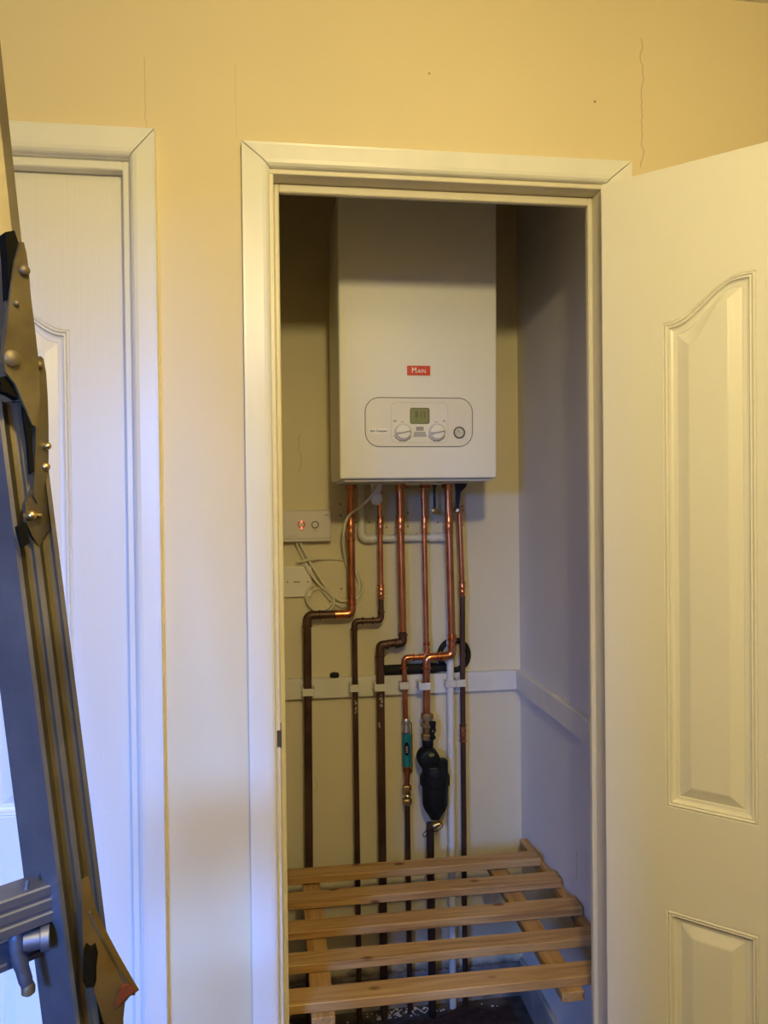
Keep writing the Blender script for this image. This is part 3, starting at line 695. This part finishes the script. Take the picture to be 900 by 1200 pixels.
# white condensate pipe
Yc = .838
t = thing('waste_pipe', 'white plastic condensate pipe running level behind the copper pipes then down', 'pipe', (.497, .82, FLOOR))
xs0, xs1 = P(423.5, 600, Yc).x, P(527.5, 631, Yc).x; zc = P(470, 630.5, Yc).z
bm = NB(); tube(bm, fillet([(xs0, Yc, BZ0-.004), (xs0, Yc, zc), (xs1, Yc, zc), (xs1, Yc, zc-.05), (.4985, .8205, .98), (.4965, .8205, FLOOR)], .016), .0108, 16); obj('plastic_run', bm, M_white, t, smooth=True)
for cx_, sg in ((xs0, 1), (xs1, -1)):
    zz = zc+.036 if sg == 1 else zc-.036
    bm = NB(); tube(bm, fillet([(cx_, Yc, zz), (cx_, Yc, zc), (cx_+sg*.036, Yc, zc)], .018), .0135, 16); obj('elbow', bm, M_white, t, smooth=True)
bm = NB(); lathe(bm, (xs1-.062, Yc, zc), (1, 0, 0), [(0, .0115), (.001, .0135), (.022, .0135), (.023, .0115)], 18); obj('socket', bm, M_white, t, smooth=True)

# scale reducer (teal sleeve)
t = thing('scale_reducer', 'teal sleeved chrome scale reducer in the thin pipe left of the black filter', 'pipe fitting', (xd, Y4, pz(915, Y4)))
za, zb_, zc_ = pz(843, Y4), pz(861, Y4), pz(899, Y4)
bm = NB(); lathe(bm, (xd-.001, Y4, za), (0, 0, -1), [(0, .0115), (.002, .0125), (.010, .0125), (.011, .0100), (.022, .0095), (.030, .0120), (.040, .0125)], 20); obj('compression_nut', bm, M_chrome, t, smooth=True)
bm = NB(); lathe(bm, (xd, Y4, zb_), (0, 0, -1), [(0, .0115), (.001, .0126), (zb_-zc_-.001, .0126), (zb_-zc_, .0115)], 24); slv = obj('sleeve', bm, M_teal, t, smooth=True)
cc = (zb_+zc_)/2+.006
bm = NB(); prism(bm, [(xd-.002+.0075*math.cos(k*PI/10), Y4-.0135, cc+.020*math.sin(k*PI/10)) for k in range(20)], (0, .004, 0)); obj('oval_label', bm, M_black, slv)
bm = NB()
for k in range(4): box(bm, xd-.0055, xd+.001, Y4-.0142, Y4-.0134, cc-.010+k*.005, cc-.0075+k*.005)
obj('label_print', bm, mat('pink_print', (.6, .35, .45), .5), slv)
bm = NB(); lathe(bm, (xd, Y4, zc_), (0, 0, -1), [(0, .0095), (.006, .0095), (.007, .0125), (.018, .0125), (.020, .009), (.026, .009)], 18); obj('lower_union', bm, M_copper2, t, smooth=True)
bm = NB(); tube(bm, smooth_path([(xd+.010, Y4-.004, za-.010), (xd+.0145, Y4-.004, za-.03), (xd+.0150, Y4-.003, zc_), (xd+.012, Y4-.004, zc_-.02)]), .0014, 6); obj('earth_wire', bm, M_black, t)
# compression coupling below it
t = thing('compression_coupling', 'small brass compression coupling in the thin pipe beneath the teal sleeve', 'pipe fitting', (xd, Y4, pz(945, Y4)))
zt_ = pz(921, Y4); zl_ = pz(945, Y4); zm = (zt_+zl_)/2
bm = NB(); lathe(bm, (xd, Y4, zl_), (0, 0, 1), [(0, .009), (zt_-zl_, .009)], 16); obj('body', bm, M_brass, t, smooth=True)
for zz in (zt_-.010, zl_+.010):
    bm = NB(); hexnut(bm, (xd, Y4, zz), Z, .0135, .016); obj('nut', bm, M_brass, t)
bm = NB(); torus(bm, (xd, Y4, zm), (0, 0, 1), .0105, .0022, 20, 6); obj('collar_ring', bm, M_chrome, t, smooth=True)

# isolating valve over the filter
xv = x5b+.001
t = thing('isolating_valve', 'brass isolating valve with a black lever on top of the black filter', 'valve', (xv, Y5, pz(872, Y5)))
zt_, zl_ = pz(838, Y5), pz(871, Y5)
bm = NB(); lathe(bm, (xv, Y5, zl_), (0, 0, 1), [(0, .013), (.02, .015), (.045, .015), (zt_-zl_, .0125)], 20); obj('body', bm, M_brass, t, smooth=True)
for zz in (zt_-.010, zl_+.013):
    bm = NB(); hexnut(bm, (xv, Y5, zz), Z, .0185, .018); obj('nut', bm, M_brass, t)
bm = NB(); hexnut(bm, (xv, Y5, (zt_+zl_)/2+.006), Z, .0195, .013); obj('nut', bm, M_brass, t)
p = P(507, 856, Y5-.015); bm = NB()
box(bm, -.007, .007, -.005, .005, -.027, .027, .003, M=Matrix.Translation((p.x, p.y, p.z)) @ Matrix.Rotation(math.radians(8), 4, 'Y'))
box(bm, -.0095, .0095, -.006, .006, .014, .027, .003, M=Matrix.Translation((p.x, p.y, p.z))); box(bm, -.0095, .0085, -.006, .006, -.026, -.014, .003, M=Matrix.Translation((p.x, p.y, p.z)))
lathe(bm, (xv+.008, Y5-.006, p.z), (p.x-xv-.004, -.009, 0), [(0, .006), (.016, .006)], 12)
lv = obj('lever', bm, M_black, t)
bm = NB(); lathe(bm, (p.x, p.y-.0045, p.z), (0, -1, 0), [(0, .0035), (.002, .003)], 10); obj('lever_screw', bm, M_chrome, lv)

# magnetic filter: black canister
t = thing('magnetic_filter', 'black plastic magnetic filter canister hanging on the fifth pipe', 'filter', (.432, Y5, pz(962, Y5)))
cx_ = P(506, 890, Y5).x
bm = NB(); lathe(bm, (xv+.001, Y5, pz(868, Y5)), (0, 0, -1), [(0, .0145), (.004, .0165), (.020, .0165), (.024, .014)], 20); obj('inlet_neck', bm, M_black, t, smooth=True)
def zz_(y): return pz(y, Y5, 508)
xa = P(501, 880, Y5).x; xb = P(508.7, 920, Y5).x; YF = Y5-.012
bm = NB(); lathe(bm, (xa, Y5-.034, zz_(887)), (0, 1, 0), [(0, .020), (.003, .0275), (.008, .0315), (.046, .0315), (.050, .026)], 28); obj('inlet_housing', bm, M_black, t, smooth=True)
bm = NB(); lathe(bm, (xb, YF, zz_(893)), (0, 0, -1), [(0, .024), (.006, .0340), (.010, .0365), (.030, .0370), (.033, .0415), (.046, .0428), (.060, .0415), (.063, .0375), (.118, .0365), (.135, .0300), (.150, .0200), (.160, .014)], 32)
obj('canister', bm, M_black, t, smooth=True)
bm = NB()
for k in range(14):
    an = 2*PI*k/14; box(bm, -.0025, .0025, -.0012, .0012, -.012, .012, .0008, M=Matrix.Translation((xb+.0425*math.cos(an), YF+.0425*math.sin(an), zz_(893)-.047)) @ Matrix.Rotation(an+PI/2, 4, 'Z'))
obj('grip_rib', bm, M_black, t)
bm = NB(); lathe(bm, (xb+.020, YF-.010, zz_(884)-.006), (0, 0, -1), [(0, .010), (.006, .0165), (.05, .0165), (.054, .012)], 20); obj('outlet_housing', bm, M_black, t, smooth=True)
c = Vector((xa+.005, Y5-.0342, zz_(880)))
bm = NB(); prism(bm, [(c.x+.0085*math.cos(k*PI/8), c.y+.0004, c.z+.0055*math.sin(k*PI/8)) for k in range(16)], (0, -.0006, 0))
obj('round_sticker', bm, mat('green_sticker', (.18, .19, .05), .5), t)
c = P(508, 901, YF-.037); bm = NB(); box(bm, c.x-.010, c.x+.010, c.y-.0004, c.y+.003, c.z-.0016, c.z+.0016); obj('embossed_mark', bm, mat('dark_grey_mark', (.06, .06, .06), .5), t)
# drain valve and chain
t = thing('drain_valve', 'small brass drain cock with a tie loop under the black filter', 'valve', (xb, Y5-.005, pz(975, Y5)))
p = P(511, 968, Y5-.015)
bm = NB(); lathe(bm, p+Vector((-.012, 0, 0)), (1, 0, .25), [(0, .008), (.006, .011), (.014, .011), (.016, .007), (.024, .007), (.026, .0035)], 14); obj('body', bm, M_brass, t, smooth=True)
bm = NB(); hexnut(bm, (xb-.001, YF, zz_(893)-.160), Z, .0135, .012); obj('nut', bm, M_brass, t)
bm = NB(); tube(bm, smooth_path([P(514, 963, Y5-.018), P(519, 967, Y5-.022), P(512, 974, Y5-.024), P(502, 973, Y5-.022), P(496, 977, Y5-.020), P(497, 981, Y5-.018), P(502, 976, Y5-.018)]), .0013, 6); obj('tie_loop', bm, M_black, t)

# valve levers under the boiler
t = thing('valve_lever', 'straight black valve lever with brass end hanging between fourth and fifth pipes', 'valve', (.452, .79, pz(602, .79)), 'levers under the boiler')
a, b = P(509, 568, .79), P(509, 597, .79)
bm = NB(); box(bm, a.x-.0035, a.x+.0035, .787, .793, b.z, BZ0-.004, .0015)
for s in (-1, 1): box(bm, -.0018, .0018, -.003, .003, -.008, .008, .001, M=Matrix.Translation((a.x+s*.005, .79, BZ0-.010)) @ Matrix.Rotation(s*math.radians(30), 4, 'Y'))
obj('strap', bm, M_navy, t)
bm = NB(); lathe(bm, (b.x, .795, b.z-.004), (0, -1, 0), [(0, .008), (.003, .0100), (.010, .0100), (.012, .006)], 18); obj('end_nut', bm, M_brass, t, smooth=True)
t = thing('valve_lever', 'cranked blue-black valve lever at the top of the furthest right pipe', 'valve', (.53, .79, pz(602, .79)), 'levers under the boiler')
q = [P(x, y, .785) for x, y in ((533, 566), (547, 565.5), (547, 569), (540, 577), (538, 596), (534, 596), (534.5, 578), (534, 570))]
bm = NB(); prism(bm, q, (0, .008, 0)); obj('lever', bm, M_navy, t)
c = P(536.5, 598, .80); bm = NB(); lathe(bm, (c.x, .805, c.z+.008), (0, 0, -1), [(0, .008), (.003, .0105), (.012, .0105), (.016, .0085)], 14)
lathe(bm, (c.x-.002, .795, c.z), (-.3, -1, 0), [(0, .006), (.010, .006), (.012, .004)], 12); obj('valve_body', bm, M_brass, t, smooth=True)

# clips on the batten
def clip(px, py, r, label, Yp, w=None):
    x = P(px, py, Yp-.012).x; z = P(px, py, Yp-.012).z; w = w or r*2+.012
    t = thing('pipe_clip', label, 'pipe clip', (x, WB-.02, z), 'plastic pipe clips on the batten')
    bm = NB(); box(bm, x-w/2, x+w/2, Yp-r-.003, Yp-r-.0005, z-.0105, z+.0105, .001)
    for s in (-1, 1): box(bm, x+s*(w/2-.002)-.002, x+s*(w/2-.002)+.002, Yp-r-.0025, WB-.0205, z-.0105, z+.0105, .0008)
    obj('saddle', bm, M_clip, t)
    bm = NB(); box(bm, x-w/2-.003, x+w/2+.003, WB-.0235, WB-.0202, z-.0135, z+.0135, .001); obj('base', bm, M_clip, t)
clip(361.5, 811.5, R22, 'white pipe clip on the leftmost brown pipe', Y1)
clip(416, 807, R15, 'white pipe clip on the thin second brown pipe', Y2)
clip(445.5, 806, R22, 'white pipe clip on the thick third brown pipe', Y3)
clip(474, 804, R15, 'white pipe clip on the thin copper pipe above the teal sleeve', Y4)
clip(498, 804.5, R22, 'white pipe clip on the thick copper pipe above the black filter', Y5)
clip(529, 801.5, .0108, 'white pipe clip round the white plastic pipe', .8205)
clip(540.5, 801, R15, 'white pipe clip on the furthest right brown pipe', Y6)

# black hose loop and cap on the batten
bm = NB(); c = P(532, 767.5, .8445)
R0 = .0435; pts = []
hz = P(490, 783.5, .842).z
for k in range(25):
    t_ = math.radians(-100 + k*14.2); pts.append((c.x+R0*math.cos(t_), .8445, c.z+R0*1.02*math.sin(t_)))
path = [(P(449, 783, .842).x, .841, hz), (.33, .841, hz), (.40, .841, hz), (.450, .841, hz-.000), (.480, .842, hz-.0)] + pts[1:]
rad = [.0145, .0150, .0150, .0145, .0110] + [.0082]*len(pts[1:])
sp = smooth_path(path, 4); rr = []
for i in range(len(sp)):
    k = i/4; a = int(min(k, len(rad)-1)); b = min(a+1, len(rad)-1); rr.append(rad[a]*(1-(k-a))+rad[b]*(k-a))
tube(bm, sp, rr, 14); o = obj('rubber_hose', bm, M_rubber, smooth=True); tag(o, 'black rubber hose looped behind the pipes along the top of the batten', 'hose')
c = P(392, 793, .845); bm = NB(); lathe(bm, (c.x, .845, .8893), (0, 0, 1), [(0, .0125), (.001, .0135), (.009, .0135), (.012, .011), (.013, .008)], 22)
tag(obj('plastic_cap', bm, M_rubber, smooth=True), 'small round black plastic cap sitting on the batten left of the second pipe', 'cap')

# ------------------------------------------------------------------ switches and cables on the back wall
t = thing('control_box', 'grey-white control box with a red lit ring and a black ring', 'switch', (.079, WB, 1.289))
bx1 = .1525; bx0 = bx1-.150; bz0, bz1 = P(360, 635, .822).z, P(360, 598, .822).z
bm = NB(); box(bm, bx0, bx1, .822, WB, bz0, bz1, .004, seg=2); obj('housing', bm, M_box, t)
bm = NB(); box(bm, bx0+.003, bx1-.002, .8212, .8222, bz0+.009, bz0+.0104); obj('trim_line', bm, M_greyink, t)
for (px, m_) in ((353.3, M_redring), (369.3, M_gauge)):
    c = P(px, 615, .8205); bm = NB(); torus(bm, c, (0, 1, 0), .0092, .0014, 28, 6); obj('push_button_ring', bm, m_, t, smooth=True)
    bm = NB(); lathe(bm, (c.x, .8225, c.z), (0, -1, 0), [(0, .0080), (.0022, .0078), (.0028, .005)], 22); obj('push_button', bm, M_box, t, smooth=True)
c = P(353.3, 615, .8195)
for s in (-1, 1):
    bm = NB(); bmesh.ops.create_icosphere(bm, subdivisions=2, radius=.0019, matrix=Matrix.Translation((c.x, .8190, c.z+s*.0092))); obj('indicator_light', bm, M_redled, t, smooth=True)
for (px, py, w_, h_) in ((353.5, 621.5, .014, .0016), (369.5, 621.0, .015, .0014), (369.5, 622.8, .012, .0012), (343.5, 628.3, .026, .0012), (383, 603.5, .013, .0045)):
    c = P(px, py, .8215); bm = NB(); n_ = max(3, int(w_/.0028))
    for k in range(n_): box(bm, c.x-w_/2+k*w_/n_, c.x-w_/2+(k+.78)*w_/n_, .8214, .8222, c.z-h_/2, c.z+h_/2)
    obj('printed_marking', bm, M_greyink, t)
t = thing('fused_spur', 'square white fused socket plate with two screws under the control box', 'socket', (.051, WB, 1.131))
fx1 = P(365, 680, .838).x; fx0 = fx1-.086; fz1, fz0 = P(350, 664, .838).z, P(350, 700, .838).z
bm = NB(); box(bm, fx0, fx1, .842, WB, fz0, fz1, .003, seg=2); obj('face_plate', bm, M_panel, t)
cz_ = (fz0+fz1)/2
bm = NB(); box(bm, fx0+.034, fx0+.052, .8405, .8425, cz_-.002, cz_+.002, .0006); obj('fuse_carrier', bm, M_greyink, t)
for x in (fx0+.017, fx1-.010):
    bm = NB(); lathe(bm, (x, .8425, cz_), (0, -1, 0), [(0, .0034), (.001, .0032), (.0014, .0015)], 12); obj('screw', bm, M_brass, t)
def cable(label, pts, r=.0036, Y=.846, grp='white cables at the switches'):
    bm = NB(); pp = []
    for q in pts:
        yy = q[2] if len(q) > 2 else Y; pp.append(P(q[0], q[1], yy))
    tube(bm, smooth_path(pp, 6), r, 8); o = obj('cable', bm, M_cable, smooth=True); tag(o, label, 'cable', grp); return o
cable('white cable from the boiler curving left round the first copper pipe to the sockets', [(444, 563, .735), (441, 572, .72), (434, 583, .74), (422, 594, .76), (411, 602, .775), (405, 612, .785), (402.5, 628, .79), (403, 645, .82), (407, 665, .845), (414, 680), (419, 692), (418, 702), (411, 709), (401, 711), (392, 706), (384, 697), (376, 690), (368, 691), (363, 697), (361, 704), (365, 711), (373, 714), (383, 713), (390, 706)], .0040, .848)
cable('left one of two cables leaving the bottom of the control box', [(347, 636, .836), (351, 646), (357, 658), (364, 670), (372, 684), (381, 696), (390, 705), (400, 709), (411, 707), (420, 700), (425, 689), (423, 678), (418, 668)])
cable('right one of two cables leaving the bottom of the control box', [(351.5, 636, .836), (357, 647), (364, 660), (372, 673), (381, 687), (390, 698), (400, 704.5), (411, 703), (418, 695), (421, 685), (419, 676), (415, 667)], .0034, .8390)
cable('cable leaving the top of the fused socket and sweeping level behind the first pipe', [(347, 665, .850), (347.5, 660, .850), (352, 658.5, .8395), (358, 657, .8335), (366, 655.5, .834), (382, 655), (396, 655.5), (406, 658), (414, 664), (421, 673), (425.5, 684), (426, 694), (421, 704), (413, 710)], .0034, .8500)
cable('coiled cable loop hanging beside the fused socket', [(352, 664, .850), (357, 662, .8405), (361, 668, .834), (368, 678, .834), (376, 687, .834), (385, 694, .834), (391, 702, .833), (391, 710, .833), (385, 716, .833), (376, 717, .833), (366, 713, .833), (360, 705, .833), (359, 697, .833), (362, 690, .833), (367, 686, .834)], .0036, .85)

# ------------------------------------------------------------------ slatted shelf
t = thing('slatted_shelf', 'pine slatted airing shelf low in the cupboard with the pipes rising behind', 'shelf', (.36, .39, .376))
slats = ((.616, .669, .4215, .700, .001), (.494, .546, .4205, .712, .000), (.362, .415, .4195, .715, .0), (.237, .286, .4185, .708, .0), (.109, .163, .4175, .712, .0))
for y0, y1, zt_, xr, tw in slats:
    bm = NB(); box(bm, -.022, xr, y0, y1, zt_-.0195, zt_, .0018); obj('slat', bm, M_pine, t)
for x0, x1 in ((.053, .099), (.560, .607)):
    bm = NB(); box(bm, x0, x1, .094, .70, .377, .3975, .0015); obj('bearer', bm, M_pine2, t)
bm = NB(); box(bm, WR-.024, WR, .12, .80, .372, .3965, .0015)
tag(obj('shelf_cleat', bm, M_pine2), 'pine batten on the right cupboard wall carrying the slatted shelf ends', 'batten')
bm = NB(); box(bm, WLF, WLF+.022, .12, .80, .372, .3965, .0015)
tag(obj('shelf_cleat', bm, M_pine2), 'pine batten on the left cupboard wall, hidden behind the door frame', 'batten')

# ------------------------------------------------------------------ ladder
YL = -.65
def Lp(px, py, dy=0.0): return P(px, py, YL+dy)
lad = thing('folding_ladder', 'folding aluminium ladder standing close at left with hinge plates and rungs', 'ladder', (-.11, YL, FLOOR))
def sweep(bm, poly, A, B, mats=None):
    A = Vector(A); B = Vector(B)
    ra = [bm.verts.new(A+Vector((u, v, 0))) for u, v in poly]; rb = [bm.verts.new(B+Vector((u, v, 0))) for u, v in poly]
    n = len(poly)
    for i in range(n):
        f = bm.faces.new((ra[i], ra[(i+1) % n], rb[(i+1) % n], rb[i])); 
        if mats: f.material_index = mats[i]
    bm.faces.new(ra[::-1]); bm.faces.new(rb)
# section: E1 nearest edge at 0,0 ; web to the left ; ribbed channel to the right
sec = [(0, 0), (.0035, .0012), (.0045, .0110), (.0135, .0150), (.0140, .0060), (.0185, .0080), (.0190, .0170), (.0290, .0215), (.0300, .0120), (.0335, .0138), (.0180, .0450), (-.0400, .0430), (-.0430, .0385)]
mt = [1]*10 + [0, 0, 0]; mt[11] = 0; mt[12] = 0
def axis_pt(z): 
    a, b = Lp(18, 640), Lp(63.5, 1000); k = (z-b.z)/(a.z-b.z); return b+(a-b)*k
bm = NB(); sweep(bm, sec, axis_pt(FLOOR+.022), axis_pt(Lp(20, 470).z), mt); stile = obj('stile', bm, [M_alu, M_alud], lad)
bm = NB(); sweep(bm, [(.0005, 0), (.004, .001), (.012, .006), (.018, .012), (.004, .030), (-.040, .040), (-.042, .034)], Lp(17, 470, .012), Lp(-38, -40, .012), [1, 1, 1, 1, 0, 0, 0]); up1 = obj('upper_stile', bm, [M_alud, M_alud], lad)
bm = NB(); box(bm, -.034, .036, -.003, .050, FLOOR+.0105, FLOOR+.04, .004, M=Matrix.Translation((axis_pt(FLOOR).x, axis_pt(FLOOR).y, 0))); obj('rubber_foot', bm, M_rubber, lad)
# far stile and rungs (run out of frame to the left)
RD = Vector((-.80, -.60, 0)) * .36
bm = NB(); sweep(bm, [(u, v) for u, v in sec], axis_pt(FLOOR+.010)+RD, axis_pt(2.0)+RD, mt); obj('stile', bm, [M_alu, M_alud], lad)
bm = NB(); box(bm, -.034, .036, -.003, .050, FLOOR+.0105, FLOOR+.04, .004, M=Matrix.Translation((axis_pt(FLOOR).x+RD.x, axis_pt(FLOOR).y+RD.y, 0))); obj('rubber_foot', bm, M_rubber, lad)
def rung(zc, hh, dp, offy):
    p = axis_pt(zc); p = Vector((p.x-.014, p.y+offy, zc)); q = p+RD; n = Vector((RD.y, -RD.x, 0)).normalized()  # depth dir
    poly = []
    for k in range(7): poly.append((-dp/2, -hh/2+hh*k/6+(.0)))
    prof = []
    N_ = 3
    for k in range(N_): 
        z0 = -hh/2+hh*k/N_; z1 = -hh/2+hh*(k+1)/N_
        prof += [(-dp/2, z0+.0012), (-dp/2-.0018, z0+.0026), (-dp/2-.0018, z1-.0026), (-dp/2, z1-.0012)]
    prof += [(dp/2, hh/2), (dp/2, -hh/2)]
    bm = NB(); A = [bm.verts.new(p+n*a+Vector((0, 0, z))) for a, z in prof]; B = [bm.verts.new(q+n*a+Vector((0, 0, z))) for a, z in prof]
    ring_bridge(bm, [A, B], caps=(True, True)); obj('rung', bm, M_alu, lad)
for dz in (0, -.28, -.56):
    z1 = Lp(15, 1068).z+dz
    if FLOOR+.1 < z1 < 1.75: rung(z1, .038, .028, .026)
rung(Lp(15, 1128).z, .030, .026, .060)
# locking hook
h = [Lp(x, y, .004) for x, y in ((33, 1030), (29, 1050), (23, 1075), (20, 1095), (21, 1115), (26, 1135), (31, 1152), (33, 1160))]
bm = NB(); tube(bm, smooth_path(h, 5), [.0022]*5+[.0045]*5+[.0065]*5+[.0072]*5+[.0068]*5+[.0062]*5+[.0055]*6, 12); lk = obj('locking_hook', bm, M_alu, lad, smooth=True)
bm = NB(); lathe(bm, Lp(33, 1152, .004), (0, 0, -1), [(0, .0050), (.003, .0062), (.009, .0060), (.011, .0035)], 12); obj('hook_tip', bm, M_plate, lk, smooth=True)
bm = NB(); lathe(bm, Lp(28, 1103, .004), (1, .2, 0), [(0, .009), (.014, .009), (.015, .012), (.022, .012)], 14); obj('hook_pivot', bm, M_alu, lk, smooth=True)
# hinge plates: parallel to the ribbed side of the stile, turned towards the right
def Lq(x, y, dy=0.0, x0=34): return Lp(x, y, dy+(x-x0)*.00082)
def plate(name, px, dy, th, m, bev=True):
    bm = NB(); prism(bm, [Lq(x, y, dy) for x, y in px], (-.6*th, .8*th, 0)); return obj(name, bm, m, lad)
plA = plate('hinge_plate', [(24, 283), (28, 284), (31, 296), (34, 318), (36, 345), (41, 385), (45, 420), (47, 470), (43, 500), (38, 498), (30, 478), (18, 450), (7, 436), (4, 418), (9, 380), (13, 340), (18, 305)], -.012, .005, M_plate)
plB = plate('hinge_plate', [(44, 421), (47, 417), (51, 420), (54, 436), (56, 465), (57, 500), (57, 540), (55, 560), (50, 575), (44, 590), (39, 580), (41, 545), (42, 500), (43, 460)], -.006, .008, M_alud)
plC = plate('hinge_plate', [(20, 288), (13, 340), (8, 385), (4, 425), (14, 436), (20, 400), (24, 350)], .006, .010, M_alud)
# black plates painting in the shade of the hinge gaps, slot and hole
blk = plate('hinge_gap_shade', [(6, 272), (17, 270), (22, 285), (15, 322), (11, 350), (9, 310)], .004, .016, M_matt)
plate('hinge_gap_shade', [(0, 442), (9, 440), (18, 452), (22, 468), (12, 462), (2, 458)], -.006, .014, M_matt)
plate('hinge_gap_shade', [(27, 462), (34, 480), (38, 520), (40, 552), (36, 556), (33, 520), (28, 485)], -.0075, .006, M_matt)
plate('hinge_gap_shade', [(20, 618), (28, 612), (36, 636), (26, 642)], -.0045, .006, M_matt)
plate('hinge_lug', [(30, 590), (38, 574), (46, 562), (56, 556), (58, 575), (61, 618), (54, 626), (46, 640), (38, 628), (31, 612)], -.003, .008, M_alud)
def rivet(px, py, r, m, dy=-.014, h=.004):
    bm = NB(); c = Lq(px, py, dy); lathe(bm, c+Vector((-.003, .003, 0)), (0.6, -.8, 0), [(0, r), (.004+h*.4, r*.95), (.004+h*.8, r*.7), (.004+h, r*.2)], 18); obj('rivet', bm, m, lad, smooth=True)
rivet(29, 317, .0052, M_plate); rivet(15, 420, .0078, M_plate); rivet(47, 428, .0040, M_plate, -.008)
rivet(55.5, 523, .0038, M_gold, -.008, .006); rivet(37, 604, .0052, M_gold, -.006, .007); rivet(45, 604, .0034, M_gold, -.006, .008); rivet(54, 547, .0042, M_gold, -.005, .005)
rivet(20, 356, .0030, M_plate, -.013)
# flared stabiliser foot near the bottom
fl = [(96, 1030), (100, 1050), (105, 1068), (112, 1085), (130, 1119), (149, 1152), (157, 1165), (148, 1170), (140, 1180), (138, 1200), (140, 1260), (128, 1260), (122, 1200), (110, 1160), (97, 1120)]
bm = NB(); prism(bm, [Lq(x, y, -.014, 105) for x, y in fl], (0.004, .006, 0)); ft = obj('flared_foot', bm, mat('yellowed_aluminium', (.22, .145, .045), .5, .4, col2=(.14, .09, .03), vscale=14), lad)
bm = NB(); tube(bm, smooth_path([Lq(x, y, -.014, 105) for x, y in fl[2:7]], 4), .0016, 8); obj('rolled_edge', bm, M_plate, ft, smooth=True)
bm = NB(); prism(bm, [Lq(x, y, -.018, 105) for x, y in ((141, 1158), (150, 1154), (157, 1163), (148, 1169), (142, 1176), (134, 1182))], (0, .005, 0)); obj('rubber_pad', bm, mat('red_brown_rubber', (.16, .035, .015), .6), ft)
bm = NB(); prism(bm, [Lq(x, y, -.026, 105) for x, y in ((98, 1112), (103, 1116), (109, 1112), (112, 1124), (110, 1140), (110, 1157), (101, 1158), (97, 1150), (97, 1130))], (0, .010, 0)); obj('rubber_clip', bm, M_matt, ft)

# ------------------------------------------------------------------ pendant lamp over the viewer
t = thing('pendant_lamp', 'plain pendant bulb holder on a white flex hanging from the hall ceiling', 'lamp', (LAMP_POS.x, LAMP_POS.y, CEIL))
bm = NB(); lathe(bm, (LAMP_POS.x, LAMP_POS.y, CEIL), (0, 0, -1), [(0, .04), (.012, .036), (.02, .008)], 20); obj('ceiling_rose', bm, M_white, t, smooth=True)
bm = NB(); tube(bm, [(LAMP_POS.x, LAMP_POS.y, CEIL-.015), (LAMP_POS.x, LAMP_POS.y, LAMP_POS.z+.10)], .003, 8); obj('flex', bm, M_white, t)
bm = NB(); lathe(bm, (LAMP_POS.x, LAMP_POS.y, LAMP_POS.z+.11), (0, 0, -1), [(0, .008), (.01, .016), (.05, .018), (.055, .016)], 18); obj('bulb_holder', bm, M_white, t, smooth=True)
